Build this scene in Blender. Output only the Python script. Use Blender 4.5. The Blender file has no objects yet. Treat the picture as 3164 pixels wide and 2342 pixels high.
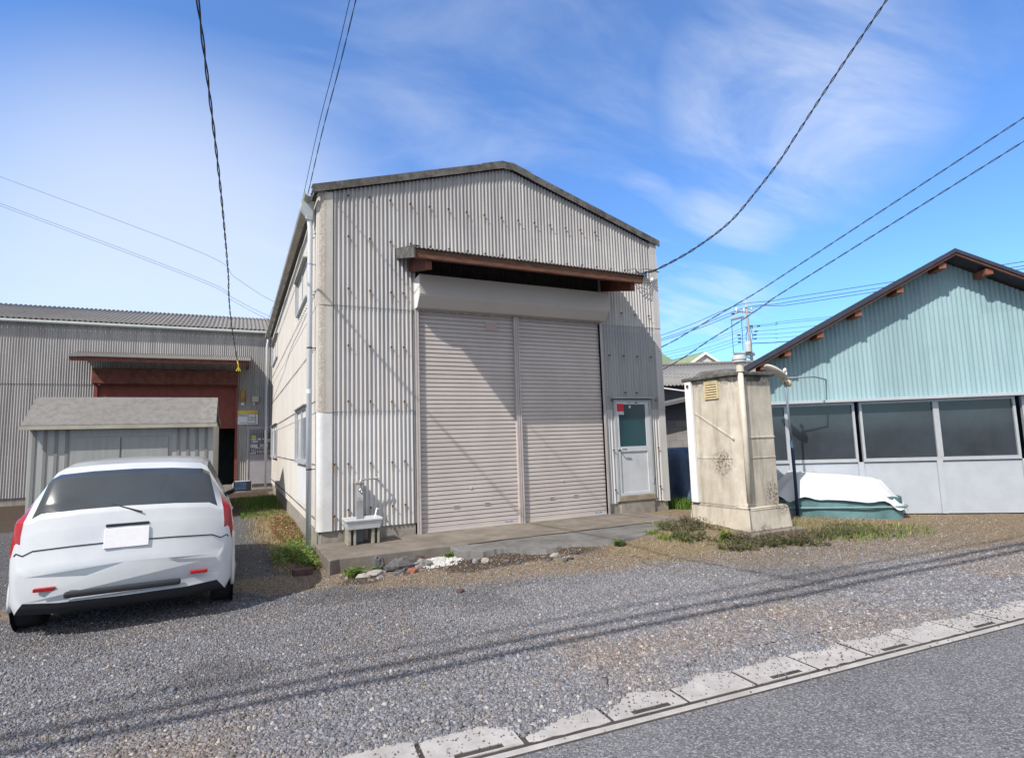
import bpy, math, random
import numpy as np
from math import radians, sin, cos, pi
from mathutils import Vector, Matrix
random.seed(7); rng = np.random.default_rng(11)
S = bpy.context.scene
COL = S.collection

# ------------------------------------------------------------ camera, sky, sun, exposure
YAW, PITCH, ROLL = 0.4533, 0.1062, -0.0320
fw = Vector((sin(YAW)*cos(PITCH), cos(YAW)*cos(PITCH), sin(PITCH)))
rt = Vector((cos(YAW), -sin(YAW), 0)); up = rt.cross(fw)
r2 = cos(ROLL)*rt + sin(ROLL)*up; u2 = -sin(ROLL)*rt + cos(ROLL)*up
CAM = Vector((-1.0264, -8.4094, 1.1986))
cd = bpy.data.cameras.new('camera'); cam = bpy.data.objects.new('camera', cd); COL.objects.link(cam)
cam.matrix_world = Matrix(((r2.x, u2.x, -fw.x, CAM.x), (r2.y, u2.y, -fw.y, CAM.y), (r2.z, u2.z, -fw.z, CAM.z), (0, 0, 0, 1)))
cd.sensor_fit = 'HORIZONTAL'; cd.sensor_width = 36; cd.lens = 1743.07/3164*36
cd.clip_start = 0.05; cd.clip_end = 4000
S.camera = cam
S.view_settings.view_transform = 'Standard'; S.view_settings.look = 'None'
S.view_settings.exposure = 0.35; S.view_settings.gamma = 1
SUN = Vector((2.08, 1.0, -2.38)).normalized()          # direction the light travels
ELEV = math.asin(-SUN.z)
AZ = math.atan2(-SUN.x, -SUN.y)                        # clockwise from +Y, of the direction TO the sun
sl = bpy.data.lights.new('sun', 'SUN'); sl.energy = 4.3; sl.angle = radians(0.53); sl.color = (1, .945, .87)
so = bpy.data.objects.new('sun', sl); COL.objects.link(so); so.rotation_euler = SUN.to_track_quat('-Z', 'Y').to_euler()
so.location = (-20, -10, 25)
SKY_STRENGTH = 0.15
w = bpy.data.worlds.new('World'); S.world = w; w.use_nodes = True
nt = w.node_tree; nt.nodes.clear()
def N(nt, t, **k):
    n = nt.nodes.new(t)
    for a, b in k.items(): setattr(n, a, b)
    return n
def build_sky():
    L = nt.links
    out = N(nt, 'ShaderNodeOutputWorld'); bg = N(nt, 'ShaderNodeBackground'); bg.inputs[1].default_value = SKY_STRENGTH
    sky = N(nt, 'ShaderNodeTexSky', sky_type='NISHITA', sun_disc=False, sun_elevation=ELEV, sun_rotation=AZ, air_density=1.0, dust_density=0.4, ozone_density=4.0)
    tc = N(nt, 'ShaderNodeTexCoord')
    # flatten direction onto a cloud plane
    sep = N(nt, 'ShaderNodeSeparateXYZ'); L.new(tc.outputs['Generated'], sep.inputs[0])
    def M(op, a, b=None, c=None):
        m = N(nt, 'ShaderNodeMath', operation=op)
        for i, v in enumerate((a, b, c)):
            if v is None: continue
            if hasattr(v, 'is_linked') or hasattr(v, 'links'): L.new(v, m.inputs[i])
            else: m.inputs[i].default_value = v
        return m.outputs[0]
    z = M('ADD', M('MAXIMUM', sep.outputs[2], 0.0), 0.25)
    cx = N(nt, 'ShaderNodeCombineXYZ'); L.new(M('DIVIDE', sep.outputs[0], z), cx.inputs[0]); L.new(M('DIVIDE', sep.outputs[1], z), cx.inputs[1])
    mp = N(nt, 'ShaderNodeMapping'); mp.inputs['Rotation'].default_value = (0, 0, radians(35)); mp.inputs['Scale'].default_value = (1.0, 2.3, 1)
    L.new(cx.outputs[0], mp.inputs[0])
    n1 = N(nt, 'ShaderNodeTexNoise'); n1.inputs['Scale'].default_value = 1.5; n1.inputs['Detail'].default_value = 9; n1.inputs['Roughness'].default_value = .58; n1.inputs['Distortion'].default_value = .5
    L.new(mp.outputs[0], n1.inputs['Vector'])
    n2 = N(nt, 'ShaderNodeTexNoise'); n2.inputs['Scale'].default_value = .8; n2.inputs['Detail'].default_value = 4
    L.new(cx.outputs[0], n2.inputs['Vector'])
    def ss(v, a, b):
        m = N(nt, 'ShaderNodeMapRange', interpolation_type='SMOOTHSTEP'); L.new(v, m.inputs[0])
        m.inputs[1].default_value = a; m.inputs[2].default_value = b; return m.outputs[0]
    def spot(d, a, b):     # soft region of sky round a world direction
        dp = N(nt, 'ShaderNodeVectorMath', operation='DOT_PRODUCT'); L.new(tc.outputs['Generated'], dp.inputs[0]); dp.inputs[1].default_value = Vector(d).normalized()
        return ss(dp.outputs['Value'], cos(radians(b)), cos(radians(a)))
    wisps = ss(n1.outputs[0], .42, .80)
    veil = ss(n2.outputs[0], .42, .75)
    dens = M('MULTIPLY', M('MULTIPLY', wisps, veil), .35)
    for d, a, b, lo, hi, k in CLOUDS:
        dens = M('MAXIMUM', dens, M('MULTIPLY', M('MULTIPLY', spot(d, a, b), ss(n1.outputs[0], lo, hi)), k))
    # pale air low in the sky, whiter on the side of the sun
    low = M('MULTIPLY', M('POWER', M('SUBTRACT', 1.0, M('MAXIMUM', sep.outputs[2], 0.0)), 5.0), .12)
    dens = M('MAXIMUM', dens, low)
    dens = M('ADD', dens, M('MULTIPLY', spot(HAZY, 3, 25), .60)); dens = M('MAXIMUM', dens, .035)
    dens = M('MINIMUM', dens, .93); fill_glow = M('MAXIMUM', M('MULTIPLY', spot(SUNSIDE, 22, 60), .95), M('MULTIPLY', spot(BEHIND, 15, 55), .9))     # unseen bright patches by the sun and behind the viewer, added as fill light
    mixc = N(nt, 'ShaderNodeMix', data_type='RGBA'); L.new(dens, mixc.inputs[0])
    tint = N(nt, 'ShaderNodeMix', data_type='RGBA', blend_type='MULTIPLY'); tint.inputs[0].default_value = 1; tint.inputs[7].default_value = SKY_TINT
    L.new(sky.outputs[0], tint.inputs[6]); L.new(tint.outputs[2], mixc.inputs[6]); mixc.inputs[7].default_value = CLOUD_COL
    mg = N(nt, 'ShaderNodeMix', data_type='RGBA'); L.new(fill_glow, mg.inputs[0]); L.new(mixc.outputs[2], mg.inputs[6]); mg.inputs[7].default_value = FILL_COL
    L.new(mg.outputs[2], bg.inputs[0]); L.new(bg.outputs[0], out.inputs[0])
def px(u, v):            # world direction that the photograph shows at a pixel: where each cloud stands in the sky
    return tuple((fw*1743.07 + r2*(u-1582) - u2*(v-1171)).normalized())
SKY_TINT = (.64, .97, 1.32, 1); CLOUD_COL = (5.2, 5.5, 5.9, 1); FILL_COL = (5.0, 4.8, 4.55, 1)
CLOUDS = [(px(2480, 250), 0, 14, .26, .86, .80), (px(2640, 40), 1, 14, .30, .85, .6), (px(2290, 640), 0, 6.5, .34, .78, .60), (px(2380, 470), 0, 9, .36, .78, .45), (px(1500, 260), 4, 26, .36, .85, .30), (px(2150, 840), 0, 10, .40, .70, .45), (px(1970, 640), 0, 5, .42, .74, .4)]
HAZY = px(560, 960); SUNSIDE = tuple(-SUN); BEHIND = (.55, -.75, .45)
build_sky()

# ------------------------------------------------------------ helpers
W = {}
class MB:
    def __init__(s): s.v = []; s.f = []; s.c = None
    def add(s, vs, fs):
        o = len(s.v); s.v += [tuple(v) for v in vs]; s.f += [tuple(i+o for i in f) for f in fs]; return s
    def box(s, x0, x1, y0, y1, z0, z1):
        return s.add([(x0,y0,z0),(x1,y0,z0),(x1,y1,z0),(x0,y1,z0),(x0,y0,z1),(x1,y0,z1),(x1,y1,z1),(x0,y1,z1)],
              [(0,3,2,1),(4,5,6,7),(0,1,5,4),(1,2,6,5),(2,3,7,6),(3,0,4,7)])
    def obox(s, c, ax, ay, az):          # centre and three half axes
        c, ax, ay, az = map(Vector, (c, ax, ay, az))
        P = [c+i*ax+j*ay+k*az for k in (-1,1) for i, j in ((-1,-1),(1,-1),(1,1),(-1,1))]
        return s.add(P, [(0,3,2,1),(4,5,6,7),(0,1,5,4),(1,2,6,5),(2,3,7,6),(3,0,4,7)])
    def prism(s, poly, d, cap=True):      # polygon (3-D points) swept along d
        d = Vector(d); n = len(poly); P = [Vector(p) for p in poly]
        fs = [(i, (i+1) % n, (i+1) % n+n, i+n) for i in range(n)]
        if cap: fs += [tuple(range(n-1, -1, -1)), tuple(range(n, 2*n))]
        return s.add(P+[p+d for p in P], fs)
    def tube(s, pts, r, n=8, cap=True):
        pts = [Vector(p) for p in pts]; rr = r if isinstance(r, (list, tuple)) else [r]*len(pts)
        vs = []; fs = []; prev = None
        for i, p in enumerate(pts):
            t = (pts[min(i+1, len(pts)-1)]-pts[max(i-1, 0)]).normalized()
            if prev is None:
                a = t.orthogonal().normalized()
            else:
                a = prev-t*prev.dot(t); a = a.normalized() if a.length > 1e-6 else t.orthogonal().normalized()
            prev = a; b = t.cross(a)
            for k in range(n): q = 2*pi*k/n; vs.append(p+rr[i]*(cos(q)*a+sin(q)*b))
        for i in range(len(pts)-1):
            for k in range(n): fs.append((i*n+k, i*n+(k+1) % n, (i+1)*n+(k+1) % n, (i+1)*n+k))
        if cap: fs += [tuple(range(n-1, -1, -1)), tuple(range((len(pts)-1)*n, len(pts)*n))]
        return s.add(vs, fs)
    def lathe(s, prof, c, n=24, axis=(0,0,1)):
        ax = Vector(axis).normalized(); a = ax.orthogonal().normalized(); b = ax.cross(a); c = Vector(c); vs = []; fs = []
        for r, h in prof:
            for k in range(n): q = 2*pi*k/n; vs.append(c+ax*h+r*(cos(q)*a+sin(q)*b))
        m = len(prof)
        for i in range(m-1):
            for k in range(n): fs.append((i*n+k, i*n+(k+1) % n, (i+1)*n+(k+1) % n, (i+1)*n+k))
        fs += [tuple(range(n-1, -1, -1)), tuple(range((m-1)*n, m*n))]
        return s.add(vs, fs)
    def grid(s, nx, ny, fn):              # fn(i,j) -> point
        vs = [fn(i, j) for j in range(ny) for i in range(nx)]
        return s.add(vs, [(j*nx+i, j*nx+i+1, (j+1)*nx+i+1, (j+1)*nx+i) for j in range(ny-1) for i in range(nx-1)])
    def build(s, name, mat, parent=None, origin=None, smooth=False, bev=0, local=False, solid=0, rot=0):
        me = bpy.data.meshes.new(name); o = bpy.data.objects.new(name, me); COL.objects.link(o)
        v = np.array(s.v, float).reshape(-1, 3)
        if parent is None:
            og = np.array(origin if origin is not None else [(v[:,0].min()+v[:,0].max())/2, (v[:,1].min()+v[:,1].max())/2, v[:,2].min()])
            v = v if local else v-og; o.location = og; W[o] = og; o.rotation_euler = (0, 0, rot)
        else:
            og = np.zeros(3) if local else W[parent]; v = v-og; o.parent = parent; W[o] = og
        me.from_pydata(v.tolist(), [], s.f); me.materials.append(mat)
        if smooth: me.polygons.foreach_set('use_smooth', [True]*len(me.polygons))
        me.validate(); me.update()
        if solid: m = o.modifiers.new('thick', 'SOLIDIFY'); m.thickness = solid; m.offset = -1
        if bev:
            m = o.modifiers.new('edge', 'BEVEL'); m.width = bev; m.segments = 2; m.limit_method = 'ANGLE'; m.angle_limit = radians(40)
        return o
def empty(name, loc, label, cat, rz=0, group=None):
    o = bpy.data.objects.new(name, None); COL.objects.link(o); o.location = loc; o.rotation_euler = (0,0,rz); o.empty_display_size = .2
    W[o] = np.array(loc, float) if rz == 0 else np.zeros(3); return tag(o, label, cat, group)
def tag(o, label, cat, group=None, kind=None):
    o['label'] = label; o['category'] = cat
    if group: o['group'] = group
    if kind: o['kind'] = kind
    return o
def struct(o, label=None):
    o['kind'] = 'structure'
    if label: o['label'] = label
    return o
def npmesh(name, V, F, mat, col=None, parent=None, smooth=False):    # big meshes: V (n,3), F (m,k), col per vertex
    me = bpy.data.meshes.new(name); k = F.shape[1]
    me.vertices.add(len(V)); me.vertices.foreach_set('co', V.astype(np.float32).ravel())
    me.loops.add(F.size); me.loops.foreach_set('vertex_index', F.astype(np.int32).ravel())
    me.polygons.add(len(F)); me.polygons.foreach_set('loop_start', np.arange(0, F.size, k, dtype=np.int32))
    if col is not None:
        a = me.color_attributes.new('tone', 'FLOAT_COLOR', 'POINT'); a.data.foreach_set('color', np.c_[col, np.ones(len(col))].astype(np.float32).ravel())
    me.update(calc_edges=True); me.materials.append(mat)
    if smooth: me.polygons.foreach_set('use_smooth', [True]*len(F))
    o = bpy.data.objects.new(name, me); COL.objects.link(o)
    if parent: o.parent = parent
    return o

# ------------------------------------------------------------ materials
def rgb(c): return (c[0], c[1], c[2], 1)
class Mat:
    def __init__(s, name, rough=.8, metal=0, spec=.3):
        s.m = bpy.data.materials.new(name); s.m.use_nodes = True; s.t = s.m.node_tree; s.t.nodes.clear()
        s.out = s.n('ShaderNodeOutputMaterial'); s.b = s.n('ShaderNodeBsdfPrincipled'); s.l(s.b.outputs[0], s.out.inputs[0])
        s.b.inputs['Roughness'].default_value = rough; s.b.inputs['Metallic'].default_value = metal; s.b.inputs['Specular IOR Level'].default_value = spec
        s.geo = s.n('ShaderNodeNewGeometry'); s.pos = s.geo.outputs['Position']
    def n(s, t, **k): return N(s.t, t, **k)
    def l(s, a, b): s.t.links.new(a, b)
    def objspace(s): s.pos = s.n('ShaderNodeTexCoord').outputs['Object']; return s
    def noise(s, scale, detail=5, rough=.6, stretch=None, dist=0, off=(0,0,0)):
        v = s.pos
        if stretch or off != (0,0,0):
            mp = s.n('ShaderNodeMapping'); mp.inputs['Scale'].default_value = stretch or (1,1,1); mp.inputs['Location'].default_value = off; s.l(v, mp.inputs[0]); v = mp.outputs[0]
        t = s.n('ShaderNodeTexNoise'); t.inputs['Scale'].default_value = scale; t.inputs['Detail'].default_value = detail; t.inputs['Roughness'].default_value = rough; t.inputs['Distortion'].default_value = dist
        s.l(v, t.inputs['Vector']); return t.outputs[0]
    def ramp(s, v, a, b, lo=0, hi=1):
        m = s.n('ShaderNodeMapRange', interpolation_type='SMOOTHSTEP'); s.l(v, m.inputs[0])
        for i, x in enumerate((a, b, lo, hi)): m.inputs[i+1].default_value = x
        return m.outputs[0]
    def math(s, op, a, b=0):
        m = s.n('ShaderNodeMath', operation=op)
        for i, v in enumerate((a, b)):
            if isinstance(v, (int, float)): m.inputs[i].default_value = v
            else: s.l(v, m.inputs[i])
        return m.outputs[0]
    def mix(s, f, a, b, mode='MIX'):
        m = s.n('ShaderNodeMix', data_type='RGBA', blend_type=mode)
        for i, v in ((0, f), (6, a), (7, b)):
            if isinstance(v, (int, float)): m.inputs[i].default_value = v
            elif isinstance(v, (tuple, list)): m.inputs[i].default_value = rgb(v)
            else: s.l(v, m.inputs[i])
        return m.outputs[2]
    def sphere(s, c, r0, r1):            # soft ball round a world point, for stains that stand at one place
        d = s.n('ShaderNodeVectorMath', operation='DISTANCE'); s.l(s.pos, d.inputs[0]); d.inputs[1].default_value = c
        return s.ramp(d.outputs['Value'], r0, r1, 1, 0)
    def axis(s, i): q = s.n('ShaderNodeSeparateXYZ'); s.l(s.pos, q.inputs[0]); return q.outputs[i]
    def col(s, c):
        if isinstance(c, (tuple, list)): s.b.inputs['Base Color'].default_value = rgb(c)
        else: s.l(c, s.b.inputs['Base Color'])
        return s
    def bump(s, h, dist=.004, st=.6):
        b = s.n('ShaderNodeBump'); b.inputs['Distance'].default_value = dist; b.inputs['Strength'].default_value = st; s.l(h, b.inputs['Height']); s.l(b.outputs[0], s.b.inputs['Normal']); return s
    def rgh(s, v): s.l(v, s.b.inputs['Roughness']); return s
def plain(name, c, rough=.6, var=.18, scale=9, metal=0, spec=.35, dirt=None, bump=.0015, stretch=None):
    m = Mat(name, rough, metal, spec); n = m.noise(scale, 6, .65, stretch); d = tuple(x*(1-var) for x in c); u = tuple(min(1, x*(1+var*.6)) for x in c)
    k = m.mix(m.ramp(n, .3, .7), d, u)
    if dirt: k = m.mix(m.math('MULTIPLY', m.ramp(m.noise(scale*.45, 7, .7, stretch, off=(3.1,1.7,.4)), .5, .72), dirt[3]), k, dirt[:3])
    m.col(k)
    if bump: m.bump(m.noise(scale*14, 3), bump, .5)
    m.rgh(m.ramp(m.noise(scale*1.7, 4), .3, .7, max(.02, rough-.08), min(1, rough+.1)))
    return m.m
def slate(name, base, dark, amount=.6, stain=None, zlo=None):
    m = Mat(name, .88, 0, .2)
    st = m.noise(1, 6, .65, (9, 9, .55)); fine = m.noise(55, 4, .7); big = m.noise(1.1, 5, .6)
    k = m.mix(m.math('MULTIPLY', m.ramp(st, .40, .70), amount), base, dark)
    k = m.mix(m.math('MULTIPLY', m.ramp(big, .45, .72), .35), k, tuple(x*.72 for x in base))
    k = m.mix(m.math('MULTIPLY', m.ramp(fine, .35, .75), .22), k, tuple(x*.6 for x in base))
    if stain: k = m.mix(m.math('MULTIPLY', m.ramp(m.noise(1, 6, .7, (14, 14, .4), off=(5, 2, 1)), .54, .74), stain[3]), k, stain[:3])
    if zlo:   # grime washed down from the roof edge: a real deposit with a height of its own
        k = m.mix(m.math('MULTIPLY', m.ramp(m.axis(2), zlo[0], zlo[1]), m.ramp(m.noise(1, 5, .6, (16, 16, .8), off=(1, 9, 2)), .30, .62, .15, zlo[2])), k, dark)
    wn = m.n('ShaderNodeTexWhiteNoise', noise_dimensions='1D'); m.l(m.math('ADD', m.math('FLOOR', m.math('DIVIDE', m.math('ADD', m.axis(0), .30), .73)), m.math('MULTIPLY', m.math('FLOOR', m.math('DIVIDE', m.axis(2), 1.56)), 7.3)), wn.inputs['W'])
    k = m.mix(m.ramp(wn.outputs[0], 0, 1, 0, .30), k, tuple(x*.62 for x in base))
    m.col(k).bump(m.noise(160, 3), .0012, .5); return m.m

M = {}
M['slate'] = slate('weathered_slate', (.56, .545, .53), (.22, .215, .22), .45)
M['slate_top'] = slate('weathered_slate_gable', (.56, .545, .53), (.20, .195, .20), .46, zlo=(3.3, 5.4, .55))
M['slate_white'] = slate('white_painted_slate', (.58, .57, .56), (.40, .39, .38), .30)
M['slate_side'] = slate('pale_slate', (.62, .585, .54), (.40, .37, .33), .35, (.30, .27, .24, .35))
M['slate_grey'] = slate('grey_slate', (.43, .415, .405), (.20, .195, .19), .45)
M['slate_door'] = slate('slate_by_door', (.42, .42, .425), (.22, .225, .23), .45)
m = Mat('corner_slate', .9); st_ = m.math('MULTIPLY', m.math('MULTIPLY', m.ramp(m.axis(0), -.022, .0), m.ramp(m.axis(0), .12, .05)), m.ramp(m.noise(30, 6, .75), .30, .62)); k = m.mix(m.ramp(m.noise(2.5, 5), .35, .7), (.52, .49, .455), (.44, .41, .375)); k = m.mix(m.math('MULTIPLY', st_, .75), k, (.25, .21, .16)); k = m.mix(m.math('MULTIPLY', m.ramp(m.noise(60, 4, .7), .55, .7), .4), k, (.26, .23, .19)); m.col(k).bump(m.noise(120, 3), .002, .6); M['corner'] = m.m
M['corner_white'] = plain('corner_white_paint', (.62, .62, .62), .7, .08, 5, dirt=(.40, .38, .35, .3))
m = Mat('mossy_slate', .92); k = m.mix(m.ramp(m.noise(6, 7, .7), .35, .65), (.065, .062, .058), (.15, .145, .135)); k = m.mix(m.ramp(m.noise(30, 5, .7), .62, .74), k, (.30, .29, .27)); m.col(k).bump(m.noise(90, 4), .004, .7); M['verge'] = m.m
M['roof'] = slate('roof_slate', (.23, .22, .21), (.10, .10, .095), .6)
M['rust'] = plain('red_oxide_steel', (.15, .050, .035), .75, .35, 7, dirt=(.10, .06, .045, .6))
M['beam'] = plain('brown_beam_paint', (.135, .060, .036), .75, .4, 6, dirt=(.07, .045, .035, .7), stretch=(1, 4, 4))
m = Mat('shutter_paint', .5, 0, .4); k = m.mix(m.ramp(m.noise(1.4, 5), .35, .7), (.455, .405, .380), (.505, .460, .435)); k = m.mix(m.ramp(m.noise(1, 6, .7, (5, 5, .5)), .58, .8, 0, .3), k, (.34, .30, .285)); m.col(k).bump(m.noise(300, 2), .0006, .4); M['shutter'] = m.m
M['shutter_box'] = plain('shutter_box_paint', (.46, .42, .39), .45, .03, 2, spec=.4, bump=0)
M['rail'] = plain('shutter_rail_paint', (.47, .42, .405), .5, .08, 6, dirt=(.30, .26, .23, .4))
m = Mat('poured_concrete', .93, 0, .2); k = m.mix(m.ramp(m.noise(2.2, 7, .7), .35, .68), (.145, .125, .105), (.225, .20, .173)); k = m.mix(m.ramp(m.noise(.9, 5, .6, off=(2,5,1)), .5, .68, 0, .6), k, (.135, .125, .118)); k = m.mix(m.ramp(m.noise(45, 5, .75), .60, .75, 0, .6), k, (.14, .13, .12)); m.col(k).bump(m.noise(60, 5, .7), .004, .6); M['concrete'] = m.m
M['found'] = plain('foundation_concrete', (.29, .265, .23), .93, .25, 8, dirt=(.15, .135, .12, .5), bump=.003)
m = Mat('broken_asphalt', .95, 0, .2); k = m.mix(m.ramp(m.noise(3, 7, .7), .3, .7), (.115, .112, .11), (.20, .195, .19)); k = m.mix(m.ramp(m.noise(1.2, 5, .6), .55, .7, 0, .5), k, (.24, .225, .20)); k = m.mix(m.ramp(m.noise(70, 4, .8), .5, .75), k, (.07, .065, .06)); m.col(k).bump(m.noise(80, 5, .8), .008, .8); M['asph_old'] = m.m
m = Mat('outhouse_concrete', .92, 0, .2)
k = m.mix(m.ramp(m.noise(3, 6, .65), .35, .7), (.45, .405, .335), (.57, .525, .445)); k = m.mix(m.ramp(m.noise(1, 7, .7, (7, 7, 1.0)), .47, .70, 0, .75), k, (.29, .262, .215)); k = m.mix(m.ramp(m.noise(48, 5, .7), .63, .72, 0, .8), k, (.16, .14, .115))
for c, a, b in (((5.62, -1.98, .74), .06, .30), ((6.25, -2.35, .30), .02, .26), ((6.30, -2.42, .12), .02, .26), ((5.9, -2.45, -.25), .05, .16)):
    k = m.mix(m.math('MULTIPLY', m.sphere(c, a, b), m.ramp(m.noise(26, 6, .75), .42, .60)), k, (.105, .09, .072))
k = m.mix(m.math('MULTIPLY', m.ramp(m.axis(2), 1.80, 2.04), m.ramp(m.noise(14, 6, .7), .42, .62)), k, (.11, .10, .085))
m.col(k).bump(m.noise(70, 5, .7), .005, .6); M['outhouse'] = m.m
M['outroof'] = M['verge']
M['cream'] = plain('cream_plastic', (.56, .46, .28), .5, .1, 12)
M['pipe_cream'] = plain('pale_painted_pipe', (.58, .53, .45), .6, .12, 9, dirt=(.28, .25, .20, .4))
M['white'] = plain('white_paint', (.74, .74, .74), .5, .05, 6, dirt=(.5, .48, .45, .25))
M['pvc'] = plain('white_downpipe', (.62, .645, .69), .4, .05, 4, dirt=(.45, .44, .42, .3), stretch=(4, 4, .6))
M['gutter'] = plain('aged_gutter', (.37, .35, .29), .55, .16, 4, dirt=(.22, .21, .17, .5))
M['hopper'] = plain('pale_hopper', (.46, .50, .49), .5, .1, 6)
M['galv'] = plain('galvanised_steel', (.44, .45, .46), .4, .15, 20, metal=.6)
M['dark_metal'] = plain('dark_bolt', (.07, .06, .055), .7, .3, 60)
M['rusty'] = plain('rusty_bolt', (.075, .045, .032), .85, .4, 60)
M['alu'] = plain('aluminium_frame', (.46, .48, .50), .45, .06, 8, metal=.3)
M['door'] = plain('door_enamel', (.54, .56, .58), .45, .06, 3, dirt=(.36, .34, .30, .35))
M['door_frame'] = plain('door_frame_paint', (.38, .40, .42), .5, .08, 6)
M['sill'] = plain('weathered_door_sill', (.30, .25, .18), .7, .25, 7)
def glass(name, c, rough=.08):
    m = Mat(name, rough, 0, .6); m.col(m.mix(m.ramp(m.noise(1.5, 4), .3, .7), c, tuple(x*1.5 for x in c))); return m.m
M['door_glass'] = glass('frosted_teal_glass', (.012, .045, .055), .30)
M['glass'] = glass('window_glass', (.10, .115, .13), .06)
M['dark_glass'] = glass('dark_glass', (.03, .037, .045), .07)
M['red'] = plain('red_sticker', (.55, .03, .05), .5, .05, 30, bump=0); M['paper'] = plain('white_sticker', (.7, .7, .72), .5, .04, 30, bump=0)
M['ink'] = plain('dark_ink', (.02, .03, .06), .6, .05, 30, bump=0); M['blueink'] = plain('blue_label', (.06, .19, .36), .5, .1, 30, bump=0)
M['yellow'] = plain('yellow_sign_paint', (.66, .50, .04), .5, .1, 10, bump=0); M['navyglass'] = glass('navy_pane', (.018, .026, .05), .12)
M['lamp'] = plain('amber_lamp_cover', (.33, .20, .06), .35, .15, 10); M['beige'] = plain('beige_box', (.46, .42, .33), .6, .1, 10)
M['brick_shutter'] = plain('brick_red_shutter', (.21, .055, .04), .6, .15, 5)
M['interior'] = plain('dark_interior', (.03, .032, .03), .9, .2, 3)
M['basin'] = plain('worn_basin', (.52, .53, .54), .35, .08, 12, dirt=(.30, .30, .29, .5))
M['block'] = plain('old_block', (.33, .305, .255), .93, .25, 12, dirt=(.16, .14, .12, .6), bump=.004)
M['steel'] = plain('tap_metal', (.5, .5, .5), .25, .1, 30, metal=.9)
M['wire'] = plain('black_cable', (.028, .030, .036), .5, .2, 5, bump=0); M['wire_far'] = plain('dark_blue_cable', (.04, .05, .075), .6, .1, 2, bump=0)
M['greywire'] = plain('grey_cable', (.30, .30, .31), .6, .1, 5, bump=0)
M['pole'] = plain('concrete_pole', (.42, .40, .38), .9, .12, 3); M['trafo'] = plain('transformer_paint', (.48, .50, .51), .5, .06, 3); M['porcelain'] = plain('porcelain', (.7, .73, .75), .25, .05, 3)
M['bluewall'] = slate('blue_corrugated', (.30, .44, .47), (.21, .31, .335), .5, (.27, .30, .28, .45)); M['bluepanel'] = plain('pale_blue_panel', (.40, .43, .47), .6, .06, 4)
M['blueroof'] = plain('navy_roof', (.035, .04, .06), .6, .2, 6); M['brownfascia'] = plain('brown_fascia', (.10, .045, .035), .7, .25, 6); M['purlin'] = plain('rust_purlin', (.23, .09, .055), .8, .3, 20)
M['dish'] = plain('cream_dish', (.60, .57, .50), .5, .06, 12); M['dishmount'] = plain('yellowed_mount', (.58, .47, .29), .6, .2, 40, dirt=(.2, .14, .08, .5)); M['bluepole'] = plain('grey_blue_pole', (.20, .25, .31), .5, .12, 4, metal=.2)
M['navypole'] = plain('navy_pole_sleeve', (.02, .045, .10), .5, .15, 4)
def cloth(name, c, var=.25):
    m = Mat(name, .75, 0, .25); m.col(m.mix(m.ramp(m.noise(3, 5), .3, .7), tuple(x*(1-var) for x in c), tuple(x*(1+var) for x in c))).bump(m.noise(9, 4), .02, .5); return m.m
M['tarp'] = cloth('blue_tarp', (.085, .125, .20)); M['tarp_white'] = cloth('white_cover', (.60, .62, .65), .05); M['tarp_green'] = cloth('teal_cover', (.10, .19, .20)); M['strap'] = plain('teal_strap', (.18, .28, .29), .6, .1, 9)
m = Mat('grey_block_wall', .95, 0, .15); bt = m.n('ShaderNodeTexBrick'); mp = m.n('ShaderNodeMapping'); mp.inputs['Rotation'].default_value = (radians(90), 0, 0); tcx = m.n('ShaderNodeTexCoord'); m.l(tcx.outputs['Object'], mp.inputs[0]); m.l(mp.outputs[0], bt.inputs[0])
for a, b in (('Scale', 1), ('Mortar Size', .006), ('Brick Width', .4), ('Row Height', .2), ('Bias', 0)): bt.inputs[a].default_value = b
bt.inputs['Color1'].default_value = rgb((.25, .235, .23)); bt.inputs['Color2'].default_value = rgb((.30, .285, .275)); bt.inputs['Mortar'].default_value = rgb((.17, .16, .155)); m.col(m.mix(m.ramp(m.noise(5, 6), .3, .7, 0, .35), bt.outputs[0], (.18, .17, .165))).bump(m.noise(50, 4), .004, .5); M['blockwall'] = m.m
M['greywall'] = plain('grey_plank_wall', (.13, .13, .14), .8, .15, 4, stretch=(1, 1, 8)); M['greyroof'] = slate('grey_roof_sheet', (.25, .245, .24), (.17, .165, .16), .5, (.33, .32, .31, .5))
M['greenroof'] = plain('green_roof_metal', (.17, .23, .13), .5, .08, 3); M['housewall'] = plain('pale_house_wall', (.55, .55, .53), .8, .05, 3)
M['brick'] = plain('old_brick', (.10, .055, .05), .9, .3, 20, bump=.004); M['rock'] = plain('grey_rubble', (.24, .225, .215), .95, .35, 18, bump=.006, dirt=(.12, .11, .105, .6)); M['darkrock'] = plain('dark_lava_rubble', (.12, .115, .12), .97, .4, 25, bump=.010); M['redrock'] = plain('red_rubble', (.26, .10, .07), .95, .3, 20, bump=.004); M['slabrock'] = plain('pale_slab_rubble', (.33, .31, .28), .95, .25, 15, bump=.004, dirt=(.18, .17, .15, .5))
m = Mat('tone_stone', .92, 0, .2); at = m.n('ShaderNodeAttribute', attribute_name='tone'); m.col(m.mix(m.ramp(m.noise(260, 3), .3, .7, 0, .35), at.outputs['Color'], (.09, .09, .09))); M['stone'] = m.m
m = Mat('tone_leaf', .65, 0, .25); at = m.n('ShaderNodeAttribute', attribute_name='tone'); m.col(at.outputs['Color'])
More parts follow.
